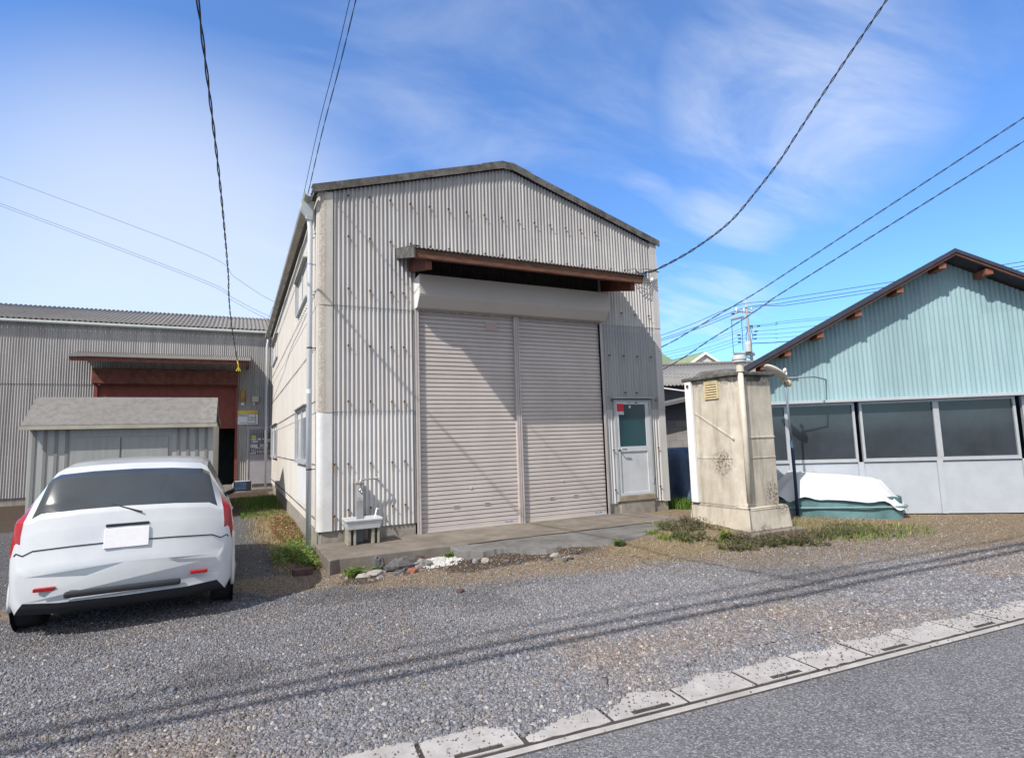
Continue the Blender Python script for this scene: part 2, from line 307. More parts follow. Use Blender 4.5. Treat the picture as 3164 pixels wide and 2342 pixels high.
tr = m.n('ShaderNodeBsdfTranslucent'); m.l(at.outputs['Color'], tr.inputs[0]); ms = m.n('ShaderNodeMixShader'); ms.inputs[0].default_value = .3; m.l(m.b.outputs[0], ms.inputs[1]); m.l(tr.outputs[0], ms.inputs[2]); m.l(ms.outputs[0], m.out.inputs[0]); M['leaf'] = m.m
m = Mat('road_asphalt', .9, 0, .25); v = m.n('ShaderNodeTexVoronoi'); v.inputs['Scale'].default_value = 130; m.l(m.pos, v.inputs['Vector'])
sp = m.n('ShaderNodeSeparateColor'); m.l(v.outputs['Color'], sp.inputs[0]); k = m.mix(m.ramp(m.noise(2.0, 6, .65), .3, .7), (.105, .105, .112), (.145, .145, .153)); k = m.mix(m.ramp(sp.outputs[0], .45, 1, 0, .75), k, (.33, .33, .34)); k = m.mix(m.ramp(sp.outputs[1], .6, 1, 0, .8), k, (.055, .055, .06)); m.col(k).bump(v.outputs['Distance'], .004, .8); M['road'] = m.m
m = Mat('drain_concrete', .93, 0, .2); k = m.mix(m.ramp(m.noise(5, 7, .7), .35, .68), (.34, .322, .31), (.44, .42, .405)); k = m.mix(m.ramp(m.noise(1.3, 6, .65), .45, .7, 0, .5), k, (.27, .25, .235)); k = m.mix(m.ramp(m.noise(75, 5, .75), .60, .75, 0, .5), k, (.15, .14, .132)); m.col(k).bump(m.noise(80, 4), .004, .6); M['drain'] = m.m
M['dirt'] = plain('packed_dirt', (.055, .048, .042), .97, .3, 12, bump=.006)
# ground: several soils, where each lies is stored on the sheet ("tone": brown soil, dry straw, dark wet soil)
m = Mat('gravel_ground', .95, 0, .15); at = m.n('ShaderNodeAttribute', attribute_name='tone'); sep = m.n('ShaderNodeSeparateColor'); m.l(at.outputs['Color'], sep.inputs[0])
v = m.n('ShaderNodeTexVoronoi'); v.inputs['Scale'].default_value = 88; m.l(m.pos, v.inputs['Vector']); vs = m.n('ShaderNodeSeparateColor'); m.l(v.outputs['Color'], vs.inputs[0])
peb = m.mix(m.ramp(vs.outputs[0], .0, 1), (.06, .06, .064), (.24, .24, .25)); peb = m.mix(m.ramp(v.outputs['Distance'], .35, .7), peb, (.05, .05, .052))
tan = m.mix(m.ramp(vs.outputs[1], .1, 1), (.12, .09, .062), (.36, .29, .205)); tan = m.mix(m.ramp(m.noise(90, 4, .7), .4, .7, 0, .6), tan, (.12, .085, .06))
straw = m.mix(m.ramp(m.noise(1, 5, .7, (40, 160, 40)), .35, .7), (.15, .115, .07), (.36, .285, .175))
wet = m.mix(m.ramp(m.noise(60, 5, .7), .35, .7), (.045, .032, .024), (.115, .085, .066))
nz = m.noise(9, 6, .7)
def soft(ch): return m.ramp(m.math('ADD', ch, m.math('MULTIPLY', m.math('SUBTRACT', nz, .5), .9)), .32, .68)
k = m.mix(soft(sep.outputs[0]), peb, tan); k = m.mix(soft(sep.outputs[1]), k, straw); k = m.mix(soft(sep.outputs[2]), k, wet)
m.col(k).bump(m.math('ADD', v.outputs['Distance'], m.noise(70, 5)), .012, .8); M['ground'] = m.m

# ------------------------------------------------------------ ground
NOI = rng.random((64, 64))
def vnoise(x, y):
    x = np.asarray(x, float); y = np.asarray(y, float); xi = np.floor(x).astype(int); yi = np.floor(y).astype(int); fx = x-xi; fy = y-yi
    fx = fx*fx*(3-2*fx); fy = fy*fy*(3-2*fy); g = lambda a, b: NOI[a % 64, b % 64]
    return (g(xi, yi)*(1-fx)+g(xi+1, yi)*fx)*(1-fy)+(g(xi, yi+1)*(1-fx)+g(xi+1, yi+1)*fx)*fy
def fb(x, y, o=4): return sum(vnoise(x*2**i+7*i, y*2**i+3*i)/2**i for i in range(o))/(2-2**(1-o))
def sst(a, b, x): t = np.clip((np.asarray(x, float)-a)/(b-a), 0, 1); return t*t*(3-2*t)
DA = -0.0655                                             # the street runs slightly askew of the workshop
def street(x, y): dx = x-.285; dy = y+5.76; return dx*cos(DA)+dy*sin(DA), -dx*sin(DA)+dy*cos(DA)
def gz(x, y):
    x = np.asarray(x, float); y = np.asarray(y, float); s, t = street(x, y)
    z = -.335+.035*sst(1.3, .3, t)
    z = z+.12*sst(1.2, 3.0, x)*sst(-3.0, -1.9, y)*sst(9, 6, x)+.012*sst(-1, 3, x)
    z = z+.10*sst(0, 12, y)
    z = z+.03*(fb(x*1.3, y*1.3)-.5)*sst(.25, .6, t)
    return np.where(t < .42, np.minimum(z, -.325), z)
def zones(x, y):
    yb = np.interp(x, [-6, -1, -.4, .16, .9, 1.6, 2.8, 3.4, 3.8, 4.2, 5, 7, 12], [-1.4, -1.6, -1.9, -2.1, -2.6, -2.95, -3.0, -2.85, -3.2, -3.9, -4.3, -4.6, -4.8])
    yb = yb+.5*(fb(x*1.7, y*1.7)-.5)
    brown = sst(-.25, .35, y-yb)
    brown = np.maximum(brown, .5*sst(.50, .68, fb(x*.55+9, y*.7+2))*sst(-5.3, -4.6, y))
    lane = sst(.1, -.3, x)*sst(-1.6, -.4, y)
    brown = brown*(1-.9*lane)+lane*.10
    straw = np.maximum(sst(2.8, 3.6, x)*sst(-3.5, -2.6, y)*.62, sst(-1.0, -.35, x)*sst(.15, -.2, x)*sst(.4, 1.6, y)*sst(6.6, 5.4, y)*.85)
    straw = np.maximum(straw, .5*sst(1.8, 3.4, x)*sst(-2.6, -2.0, y)*sst(-1.1, -1.4, y))
    wet = np.maximum(sst(.55, .1, np.abs(y+1.80+.16*(x-1.6)))*sst(.9, 1.5, x)*sst(4.0, 2.4, x)*.95, sst(.35, .05, np.hypot((x-.25)/1.5, y+1.75))*.8)
    wet = np.maximum(wet, .75*lane*sst(5, 6.5, y)); wet = np.maximum(wet, .35*lane*sst(1.9, .4, y))
    return np.stack([brown, straw, wet], -1)
def axisl(a, b, fine, lo, hi):
    inner = np.arange(a, b+fine*.5, fine); k = np.array([1.5, 3, 6, 12, 25, 50, 100, 220, 500, 900]); return np.r_[(a-k)[::-1], inner, b+k]
gx = axisl(-8, 14, .07, 0, 0); gy = axisl(-6.2, 13, .07, 0, 0)
GX, GY = np.meshgrid(gx, gy); GZ = gz(GX, GY); far = (GX < -8) | (GX > 14) | (GY > 13) | (GY < -6.2); GZ = np.where(far & (GY > -6), -.3, GZ); GZ = np.where(GY < -6.1, -.34, GZ)
nx, ny = len(gx), len(gy); I = np.arange(nx*ny).reshape(ny, nx)
F = np.stack([I[:-1,:-1], I[:-1,1:], I[1:,1:], I[1:,:-1]], -1).reshape(-1, 4)
g = npmesh('ground', np.stack([GX, GY, GZ], -1).reshape(-1, 3), F, M['ground'], zones(GX, GY).reshape(-1, 3), smooth=True); struct(g, 'gravel yard and bare soil round the workshop')

# crushed stone lying on the yard: individual chips, far past counting
cube = np.array([(-1,-1,-1),(1,-1,-1),(1,1,-1),(-1,1,-1),(-1,-1,1),(1,-1,1),(1,1,1),(-1,1,1)], float)
cf = np.array([(0,3,2,1),(4,5,6,7),(0,1,5,4),(1,2,6,5),(2,3,7,6),(3,0,4,7)])
def stones(name, x, y, z, size, col, flat=.62):
    n = len(x); V = cube[None]*(.72+.5*rng.random((n, 8, 3))); V *= size[:, None, None]*np.stack([1+.5*rng.random(n), np.ones(n), flat+.3*rng.random(n)], -1)[:, None]*.5
    q = rng.normal(size=(n, 4)); q[:, 1:3] *= .35; q /= np.linalg.norm(q, axis=1)[:, None]; a, b, c, d = q.T
    R = np.stack([np.stack([1-2*(c*c+d*d), 2*(b*c-d*a), 2*(b*d+c*a)], -1), np.stack([2*(b*c+d*a), 1-2*(b*b+d*d), 2*(c*d-b*a)], -1), np.stack([2*(b*d-c*a), 2*(c*d+b*a), 1-2*(b*b+c*c)], -1)], 1)
    V = np.einsum('nij,nkj->nki', R, V)+np.stack([x, y, z], -1)[:, None]
    F = (cf[None]+8*np.arange(n)[:, None, None]).reshape(-1, 4)
    return npmesh(name, V.reshape(-1, 3), F, M['stone'], np.repeat(col, 8, 0))
def inview(x, y, pad=.05):
    dx = x-CAM.x; dy = y-CAM.y; d = dx*sin(YAW)+dy*cos(YAW); l = dx*cos(YAW)-dy*sin(YAW); return (d > .5) & (np.abs(l)/np.maximum(d, .1) < .93+pad)
def greys(n, lo, hi, blue=.02): v = lo+(hi-lo)*rng.random(n)**1.5; t = rng.normal(0, .012, n); return np.clip(np.stack([v+t, v, v+blue*v/.2-t], -1), .02, .9)
# grey gravel, thick
n = 1500000; x = rng.uniform(-5.0, 8.5, n); y = -6.0+4.6*rng.random(n)**1.5; s_, t_ = street(x, y); zn = zones(x, y)
edge = np.where(s_ < 2.1, np.interp(s_, [-1, -.56, -.5, -.42, -.17, -.03, .015, .07, .2, .34, .48, .53, .63, .76, .97, 1.02, 1.22, 1.27, 1.48, 1.56, 1.66, 1.98, 2.1], [.30, .30, .25, .27, .28, .20, .08, .08, .15, .17, .185, .13, .19, .28, .205, .19, .25, .28, .24, .25, .26, .27, .29]), .27+.02*np.sin(s_*12.6+1))+.03*(fb(s_*14, s_*0+4)-.5)
spill = edge
keep = inview(x, y) & (rng.random(n) < sst(-1.6, -4.2, y)*.75+.25) & (rng.random(n) < sst(9, 5, np.abs(x))) & (t_ > spill+.012*rng.normal(size=n)) & (rng.random(n) < (1-.86*zn[:, 0])*(1-.9*zn[:, 1])*(1-.9*zn[:, 2])) & ~((x < 0) & (y > -1.9) & (x > -.9) & (rng.random(n) < .6))
x, y, t_ = x[keep], y[keep], t_[keep]; n = len(x); size = rng.uniform(.0038, .0095, n)*(1+.25*(y < -4.4))*(1+.9*(rng.random(n) < .05))*(1+.8*(rng.random(n) < .003)); zz = np.maximum(gz(x, y), np.where(t_ < .42, -.297, -9))+size*.25*rng.random(n)
zz = zz+.02*sst(.30, .42, t_)*sst(.75, .45, t_)
c = greys(n, .12, .34); odd = rng.random(n); c[odd < .03] = (.46, .45, .44); c[(odd > .03) & (odd < .036)] = (.40, .33, .22); c[odd > .93] *= np.array((1.12, 1.0, .9))
br = fb(x*.8+4, y*.8); c *= (1+np.clip(br-.55, 0, .3)[:, None]*np.array((.45, .0, -.5))); c *= (1-.28*sst(.5, .7, fb(x*.9+2, y*1.3+5))*sst(-5.0, -4.3, y))[:, None]*np.where(x < .5, .92, 1)[:, None]
o = stones('gravel', x, y, zz, size, c); tag(o, 'thick grey crushed gravel covering the yard before the workshop', 'gravel', kind='stuff')
# brown fine pebbles and chips by the slab, along the lane and towards the outhouse
n = 120000; x = rng.uniform(-6, 10, n); y = rng.uniform(-5.0, 6.5, n); zn = zones(x, y); bld = (x > -.02) & (y > -1.2) & (x < 5.6)
keep = inview(x, y) & ~bld & ~((x > 0) & (y > -.1)) & ((rng.random(n) < .15+.85*zn[:, 0]*(1-.6*zn[:, 1])) | ((x < -.1) & (y > -1.5) & (rng.random(n) < .5))) & (rng.random(n) < np.where(y > 1, .5, 1))
x, y = x[keep], y[keep]; n = len(x); size = rng.uniform(.004, .011, n); v = .09+.27*rng.random(n)**1.6; c = np.stack([v*1.22, v*1.0, v*.78], -1); lane = (x < -.02) & (y > -2.4); c[lane] = np.stack([v*.86, v*.84, v*.84], -1)[lane]; c[rng.random(n) < .03] = (.6, .57, .53)
o = stones('brown_gravel', x, y, gz(x, y)+size*.2, size, c); tag(o, 'fine brown and pale pebbles on the bare soil by the concrete apron', 'gravel', kind='stuff')
# white pebbles spilled against the apron
n = 4200; a = rng.random((n, 2)); x = 1.28+.36*rng.normal(size=n)*.62; y = -1.32+.26*rng.normal(size=n)*.75; k = (y < -1.19) & (np.hypot((x-1.28)/.42, (y+1.32)/.36) < .55+.6*rng.random(len(x))*fb(x*7, y*7)*1.4); x, y = x[k], y[k]; n = len(x)
o = stones('white_pebbles', x, y, gz(x, y)+.012+.03*np.exp(-((x-1.28)/.25)**2-((y+1.25)/.15)**2)*rng.random(n), rng.uniform(.008, .018, n), np.clip(rng.normal(.60, .10, (n, 1))*np.array((1, .98, .95)), .3, .9)); tag(o, 'small heap of white pebbles spilled against the front edge of the apron', 'pebbles', kind='stuff')

# ------------------------------------------------------------ street: road, drain kerb, covers
def st2w(s, t, z): c, d = cos(DA), sin(DA); return (.285+s*c-t*d, -5.76+s*d+t*c, z)
b = MB(); ys = [-.062, -.3, -1, -3, -9]; xs = np.linspace(-60, 60, 61)
b.grid(len(xs), len(ys), lambda i, j: st2w(xs[i], ys[::-1][j], -.300-.01*min(1, abs(ys[::-1][j])))); struct(b.build('road', M['road']), 'grey asphalt road passing the yard')
b = MB(); b.prism([st2w(-12, -.058, -.5), st2w(-12, -.012, -.5), st2w(-12, -.012, -.297), st2w(-12, -.058, -.297)], Vector(st2w(12, 0, 0))-Vector(st2w(-12, 0, 0))); struct(b.build('kerb', M['drain'], bev=.006), 'narrow concrete kerb line between the road and the drain covers')
b = MB(); b.prism([st2w(-12, -.075, -.6), st2w(-12, .42, -.6), st2w(-12, .42, -.3005), st2w(-12, -.075, -.3005)], Vector(st2w(12, 0, 0))-Vector(st2w(-12, 0, 0))); struct(b.build('drain_channel', M['dirt']), 'dark soil filled joints of the roadside drain')
ORD = ['first', 'second', 'third', 'fourth', 'fifth', 'sixth', 'seventh', 'eighth', 'ninth', 'tenth', 'eleventh', 'twelfth', 'thirteenth', 'fourteenth', 'fifteenth', 'sixteenth', 'seventeenth', 'eighteenth', 'nineteenth', 'twentieth']
cnt = {0: 0, 1: 0}
for k in range(-3, 17):
    x0, x1 = .5*k+.011+rng.uniform(-.003, .003), .5*k+.489+rng.uniform(-.003, .003); y0, y1 = .014, .40; top = -.296+rng.uniform(-.002, .002); b = MB(); slot = k % 2 == 1
    jig = lambda s, t, z: st2w(s+(.001 if slot else .006)*sin(s*41+t*60), t+(.001 if slot else .004)*sin(s*53+k)+(0 if slot else .004*sin(s*131)), z)
    def slab(a, c, d, e):
        n = max(2, int((c-a)/.06)+1); P = [jig(a+(c-a)*i/(n-1), d, top) for i in range(n)]+[jig(a+(c-a)*i/(n-1), e, top) for i in range(n-1, -1, -1)]
        b.prism([(p[0], p[1], top-.11) for p in P], (0, 0, .11))
    if slot:
        s0, s1, t0, t1 = .5*k+.14, .5*k+.39, .026, .066
        slab(x0, x1, t1, y1); slab(x0, x1, y0, t0); slab(x0, s0, t0, t1); slab(s1, x1, t0, t1)
    else: slab(x0, x1, y0, y1)
    o = b.build('drain_cover', M['drain'], bev=0 if slot else .005)
    if slot: p_ = [st2w(s0-.002, t0-.002, top-.005), st2w(s1+.002, t0-.002, top-.005), st2w(s1+.002, t1+.002, top-.005), st2w(s0-.002, t1+.002, top-.005)]; d_ = MB(); d_.prism([(p[0], p[1], top-.03) for p in p_], (0, 0, .026)); d_.build('slot', M['dirt'], o)
    q = ORD[cnt[slot]]; cnt[slot] += 1
    tag(o, f"pale concrete drain cover with a dark slot, {q} slotted one from the left" if slot else f"plain pale concrete drain cover without a slot, {q} plain one from the left", 'drain cover', 'drain covers along the road edge')
# loose chips on the covers and the road edge
n = 1600; s_ = rng.uniform(-1.6, 7.5, n); t_ = np.r_[.24*rng.random(1300)**.6, rng.uniform(-.2, 0, 300)]; dk = rng.random(n); P = np.array([st2w(a, c, -.293) for a, c in zip(s_, t_)]); P[t_ < -.06, 2] = -.299
o = stones('loose_chips', P[:, 0], P[:, 1], P[:, 2], rng.uniform(.003, .008, n), greys(n, .08, .35)); tag(o, 'loose stone chips scattered on the drain covers and road edge', 'gravel', kind='stuff')
# ------------------------------------------------------------ concrete apron and broken asphalt
def fbs(x, y): return float(fb(x, y))
b = MB(); front = [(-.025, -1.255)]+[(x, -1.195+.012*fbs(x*6, 3)+.05*max(0, x-4.3)*-1.0) for x in np.arange(.1, 5.4, .12)]
poly = front+[(5.5, -1.2), (5.5, .02), (-.03, .02), (-.035, -.6)]
b.prism([(p[0], p[1], -.6) for p in poly], (0, 0, .435)); struct(b.build('concrete_apron', M['concrete'], bev=.012), 'worn concrete apron along the front of the workshop')
edge = [(1.50, -1.21), (1.56, -1.40), (1.68, -1.50), (1.80, -1.62), (1.95, -1.60), (2.10, -1.58), (2.20, -1.74), (2.30, -1.98), (2.46, -2.10), (2.62, -2.05), (2.80, -1.98), (3.05, -2.08), (3.25, -2.12), (3.55, -2.14), (3.85, -2.05), (4.1, -1.96), (4.4, -1.80), (4.65, -1.66), (4.9, -1.48), (5.05, -1.24)]
b = MB(); rows = 7; ED = [(e0[0]+(e1[0]-e0[0])*q, e0[1]+(e1[1]-e0[1])*q) for e0, e1 in zip(edge, edge[1:]) for q in (0, .34, .67)]+[edge[-1]]
ED = [(x+.03*(fbs(x*9, 1)-.5), y+.07*(fbs(x*11, 2)-.5)) for x, y in ED]
def patch(i, j):
    x, y = ED[i]; t = j/(rows-1); yy = -1.205-.006*fbs(x*8, 9); Y = yy+(y-yy)*min(1, t*1.16); zt = -.172-.008*t+.012*(fbs(x*5, Y*5)-.5)
    zt -= .035*t*sst(2.6, 1.7, x)
    if j == rows-1: zt = float(gz(x, y))-.03
    return (x, Y-(.012 if j == rows-1 else 0), zt)
b.grid(len(ED), rows, patch); struct(b.build('asphalt_patch', M['asph_old']), 'cracked grey asphalt patch with a broken edge before the apron')

b = MB(); b.tube([(x, -1.203-.02*fbs(x*7, 5)+.012*sin(x*9), -.1665) for x in np.arange(1.75, 5.0, .06)], [.004+.007*fbs(x*5, 8) for x in np.arange(1.75, 5.0, .06)], 5); struct(b.build('joint_crack', M['dirt']), 'dark crack between the apron and the asphalt patch')
# ------------------------------------------------------------ the slate workshop
WX = 6.2666; DEP = 12.1; PIT = .0635
ws = empty('slate_workshop', (3.1, 6, -.33), 'tall gabled workshop clad in grey corrugated slate with a wide beige double shutter', 'building')
APX, APZ = 3.08, 5.86
def roofz(x): return 4.905+(APZ-4.905)*(x+.05)/(APX+.05) if x < APX else APZ-(APZ-4.885)*(x-APX)/(6.24-APX)
def corr(x0, x1, y, z0, z1, name, mat, parent, amp=.0130, per=12, axis='x', ztop=None, pit=PIT, thick=.006):
    """corrugated upright sheet; z1 or ztop(x) closes it at the top"""
    n = int((x1-x0)/pit*per)+1; b = MB(); tt = [0, .0015]+[q/6 for q in range(1, 6)]+[.9985, 1]; rows = len(tt)
    def pt(i, j):
        x = x0+(x1-x0)*i/(n-1); zt = z1 if ztop is None else ztop(x); z = z0+(zt-z0)*tt[j]; d = y-amp*cos(2*pi*(x-.4067)/pit)
        sh_ = int((x+.30)/.73); d += .0018*sin(x*3.1+z*1.7)+.0022*((sh_*37 % 11)/10-.5)*(1 if axis == 'x' else 0)
        return (x, d, z) if axis == 'x' else (d, x, z)
    if axis == 'x': b.grid(n, rows, pt)
    else: b.grid(n, rows, lambda i, j: pt(n-1-i, j))
    o = b.build(name, mat, parent, smooth=True); m = o.modifiers.new('thick', 'SOLIDIFY'); m.thickness = thick; m.offset = -1; return o
J1, J2 = 3.2325, 1.6726
corr(.12, 1.405, 0, 0, J2+.03, 'front_cladding', M['slate_white'], ws)['label'] = 'whitish lower slate sheet left of the shutter'
corr(.12, 1.405, -.009, J2, J1+.03, 'front_cladding', M['slate'], ws)
corr(4.89, 5.088, 0, 0, J2+.03, 'front_cladding', M['slate_white'], ws)
corr(5.932, 6.17, 0, -.02, J2+.03, 'front_cladding', M['slate_white'], ws)
corr(4.89, 6.17, -.009, J2+.22, J1+.03, 'front_cladding', M['slate_door'], ws)
corr(5.932, 6.17, -.0085, J2, J2+.215, 'front_cladding', M['slate_door'], ws); corr(4.89, 5.088, -.0085, J2, J2+.215, 'front_cladding', M['slate_door'], ws)
corr(.12, 6.17, -.018, J1, 0, 'gable_cladding', M['slate_top'], ws, ztop=lambda x: roofz(x)-.01)
# side walls (the left one in view), three tiers
corr(.08, DEP, 0, .02, J2+.03, 'side_cladding', M['slate_side'], ws, axis='y', per=8)
corr(.08, DEP, -.009, J2, J1+.03, 'side_cladding', M['slate_side'], ws, axis='y', per=8)
corr(.08, DEP, -.018, J1, 4.86, 'side_cladding', M['slate_side'], ws, axis='y', per=8)
b = MB(); b.box(WX-.03, WX-.01, .1, DEP, -.1, 4.86); b.build('right_wall', M['slate'], ws)
b = MB(); b.prism([(0, DEP+.02, -.2), (WX, DEP+.02, -.2), (WX, DEP+.02, 4.86), (APX, DEP+.02, 5.8), (0, DEP+.02, 4.86)], (0, .02, 0)); b.build('back_wall', M['slate'], ws)
corr(1.44, 4.88, -.030, 3.70, 4.09, 'recess_cladding', plain('dark_sheet', (.055, .048, .045), .9, .3, 6), ws)  # sheet above the shutter box, far darker than the cladding round it
# corner covers: rounded L section
def corner(z0, z1, mat, out, left=True):
    b = MB(); pr = []
    if left:
        pr = [(.185, -.014-out), (.183, -.014-out), (.075, -.014-out), (.060, -.014-out)]+[(.055-.068*sin(a)-.0*out, .054-.068*cos(a)-out*.6) for a in np.linspace(.05, pi/2, 8)]+[(-.0135-out*.0, .062), (-.0135, .138), (-.0135, .14)]
    else:
        pr = [(WX+.012+out*.4, .14), (WX+.012+out*.4, .0), (WX-.006, -.022-out), (WX-.15, -.016-out)]
    n = len(pr); b.add([(p[0], p[1], z) for z in (z0, z0+.0015, z1-.0015, z1) for p in pr], [(q*n+i+1, q*n+i, q*n+i+n, q*n+i+n+1) for q in range(3) for i in range(n-1)])
    o = b.build('corner_cover', mat, ws, smooth=left); m = o.modifiers.new('thick', 'SOLIDIFY'); m.thickness = .007; m.offset = 1; return o
corner(J1-.01, 4.93, M['corner'], .018); corner(J2-.01, J1+.02, M['corner'], .010); corner(0, J2+.02, M['corner_white'], .003)['label'] = 'white painted lowest corner piece'
corner(J1-.01, 4.93, M['slate'], .018, False); corner(J2-.01, J1+.02, M['slate'], .010, False); corner(-.03, J2+.02, M['slate_white'], .003, False)
# foundation
b = MB(); b.box(.03, 1.40, .016, .12, -.4, .03); b.build('foundation', M['found'], ws, bev=.005)
b = MB(); b.box(4.895, 5.14, .016, .12, -.4, .03); b.box(5.14, 5.90, -.03, .12, -.4, .028); b.box(5.90, 6.25, .016, .12, -.4, .03); b.build('foundation', M['found'], ws, bev=.005)
b = MB(); b.box(.022, .10, .13, DEP, -.5, .03); b.build('foundation', M['found'], ws, bev=.005)
# roof: two corrugated slopes
def slope(x0, z0, x1, z1, y0, y1, pit, amp, name, mat, parent, per=8, along='y', thick=.01):
    b = MB(); n = int((y1-y0)/pit*per)+1
    if along == 'y': b.grid(n, 4, lambda i, j: (x0+(x1-x0)*j/3, y0+(y1-y0)*i/(n-1), z0+(z1-z0)*j/3+amp*cos(2*pi*i/per)))
    else: b.grid(n, 4, lambda i, j: (y0+(y1-y0)*i/(n-1), x0+(x1-x0)*j/3, z0+(z1-z0)*j/3+amp*cos(2*pi*i/per)))
    o = b.build(name, mat, parent, smooth=True); m = o.modifiers.new('thick', 'SOLIDIFY'); m.thickness = thick; m.offset = -1; return o
slope(-.10, 4.955, APX, APZ+.07, -.06, DEP+.15, .13, .018, 'roof', M['roof'], ws); slope(6.36, 4.93, APX, APZ+.07, -.06, DEP+.15, .13, .018, 'roof', M['roof'], ws)
# verge caps: L section following the rake
def verge(xa, xb, h=.122, oy=0, bend=False):
    xs = [xa, xb] if not bend else [xa, APX-.10, APX, APX+.10, xb]; b = MB(); vz = lambda x: roofz(x)+(-.035 if bend and abs(x-APX) < .01 else 0)
    for s0, s1 in zip(xs, xs[1:]):
        b.prism([(s0, -.085-oy, vz(s0)-.012), (s0, -.085-oy, vz(s0)+h-.012), (s0, .10, vz(s0)+h+.012), (s0, .10, vz(s0)+h-.002), (s0, -.070-oy, vz(s0)+h-.028), (s0, -.070-oy, vz(s0)-.012)], (s1-s0, 0, vz(s1)-vz(s0)))
    return b.build('verge_cap', M['verge'], ws)
verge(-.11, 1.30); verge(1.28, 2.62, oy=.004); verge(2.60, 3.52, h=.132, oy=.009, bend=True).name = 'ridge_cap'; verge(3.50, 5.02, oy=.004); verge(5.00, 6.33)
# hook bolts: rusty streak, washer and nut; the front ones each a part
def boltmesh():
    b = MB(); b.lathe([(.015, 0), (.015, .006), (.010, .008), (.009, .02)], (0, 0, 0), 10, (0, -1, 0)); b.tube([(0, -.006, 0), (0, -.055, -.004)], .0055, 6)
    k = len(b.f); b.add([(-.009, -.0012, -.015), (.009, -.0012, -.015), (.006, -.0012, -.08), (.002, -.0012, -.14), (-.003, -.0012, -.12)], [(0, 4, 3, 2, 1)]); return b
bm0 = None; brand = random.Random(3)
def bolt(x, z, y=-.016):
    global bm0
    x = .4067+round((x-.4067)/PIT)*PIT; y = {-.030: -.031, -.03: -.031, -.028: -.031, -.02: -.022, -.020: -.022}.get(y, -.013)-.001
    if bm0 is None:
        o = boltmesh().build('hook_bolt', M['rusty'], ws, local=True); bm0 = o; o.data.materials.append(plain('rust_run', (.40, .30, .20), .9, .2, 30, bump=0)); o.data.polygons[len(o.data.polygons)-1].material_index = 1
    else: o = bm0.copy(); COL.objects.link(o)
    o.location = Vector((x, y, z+brand.uniform(-.006, .006)))-ws.location
BX = [.4067+.3175*i for i in range(19)]
BL = [.4067, .7243, 1.0417, 1.2308]
for x in BX:
    if x < 4.9: bolt(x, 4.95 if x > .5 else 4.93, -.030)
    if x < 6.1: bolt(x, 4.29, -.030)
for x in BL: bolt(x, 3.49, -.030); bolt(x, 2.644, -.020); bolt(x, 1.817, -.020); bolt(x, .918, -.010); bolt(x, .28, -.010)
for x in (.2, ): bolt(x, .918, -.010); bolt(x, .2, -.010)
for x in (5.05, 5.35, 5.67, 6.0): bolt(x, 3.46, -.03); bolt(x, 2.66, -.02)
for x in (5.03, 6.03): bolt(x, 1.84, -.02); bolt(x, .95, -.01); bolt(x, .25, -.01)
for x in (5.35, 5.62): bolt(x, 1.98, -.02)
b = MB()
for z, y0 in ((4.36, 0), (3.47, 0), (2.62, 0), (1.83, 0), (.92, 0), (.16, 0)):
    for k in range(62):
        y = .22+k*.19
        if y > DEP-.1: break
        if (1.2 < y < 2.95 or 9.0 < y < 11.4) and z in (4.0,): continue
        off = .018 if z > J1 else .009 if z > J2 else 0
        b.tube([(-.006-off, y, z), (-.038-off, y, z)], .0055, 5); b.box(-.016-off, -.009-off, y-.012, y+.012, z-.012, z+.012)
o = b.build('wall_bolts', M['dark_metal'], ws); o['kind'] = 'stuff'

# --- windows on the left wall
def side_window(y0, y1, z0, z1, hood=.06):
    b = MB(); f = .045
    for a, c, d, e in ((y0, y1, z0, z0+f), (y0, y1, z1-f, z1), (y0, y0+f, z0+f, z1-f), (y1-f, y1, z0+f, z1-f), ((y0+y1)/2-.02, (y0+y1)/2+.02, z0+f, z1-f)): b.box(-.045, .05, a, c, d, e)
    fr = b.build('window', M['alu'], ws, bev=.003)
    b = MB(); b.box(-.012, -.004, y0+f+.002, y1-f-.002, z0+f+.002, z1-f-.002); b.build('pane', M['glass'], fr)
    b = MB(); b.box(-.052-hood, .0, y0-.03, y1+.03, z1+.003, z1+.022); b.build('window_hood', M['gutter'], fr)
    b = MB(); b.box(-.075, .0, y0-.02, y1+.02, z0-.028, z0-.003); b.build('sill', M['alu'], fr)
    b = MB(); b.box(-.05-hood*.6, -.0, y1+.002, y1+.022, z0, z1); b.build('window_jamb', M['alu'], fr)
side_window(1.22, 2.90, 3.66, 4.29); side_window(9.05, 11.35, 3.80, 4.47); side_window(1.22, 2.86, .93, 1.85, .04); side_window(9.0, 11.4, .9, 1.85, .04)
b = MB(); b.box(-.022, -.014, 1.1, 2.95, .24, .86); b.build('repair_panel', M['corner_white'], ws)

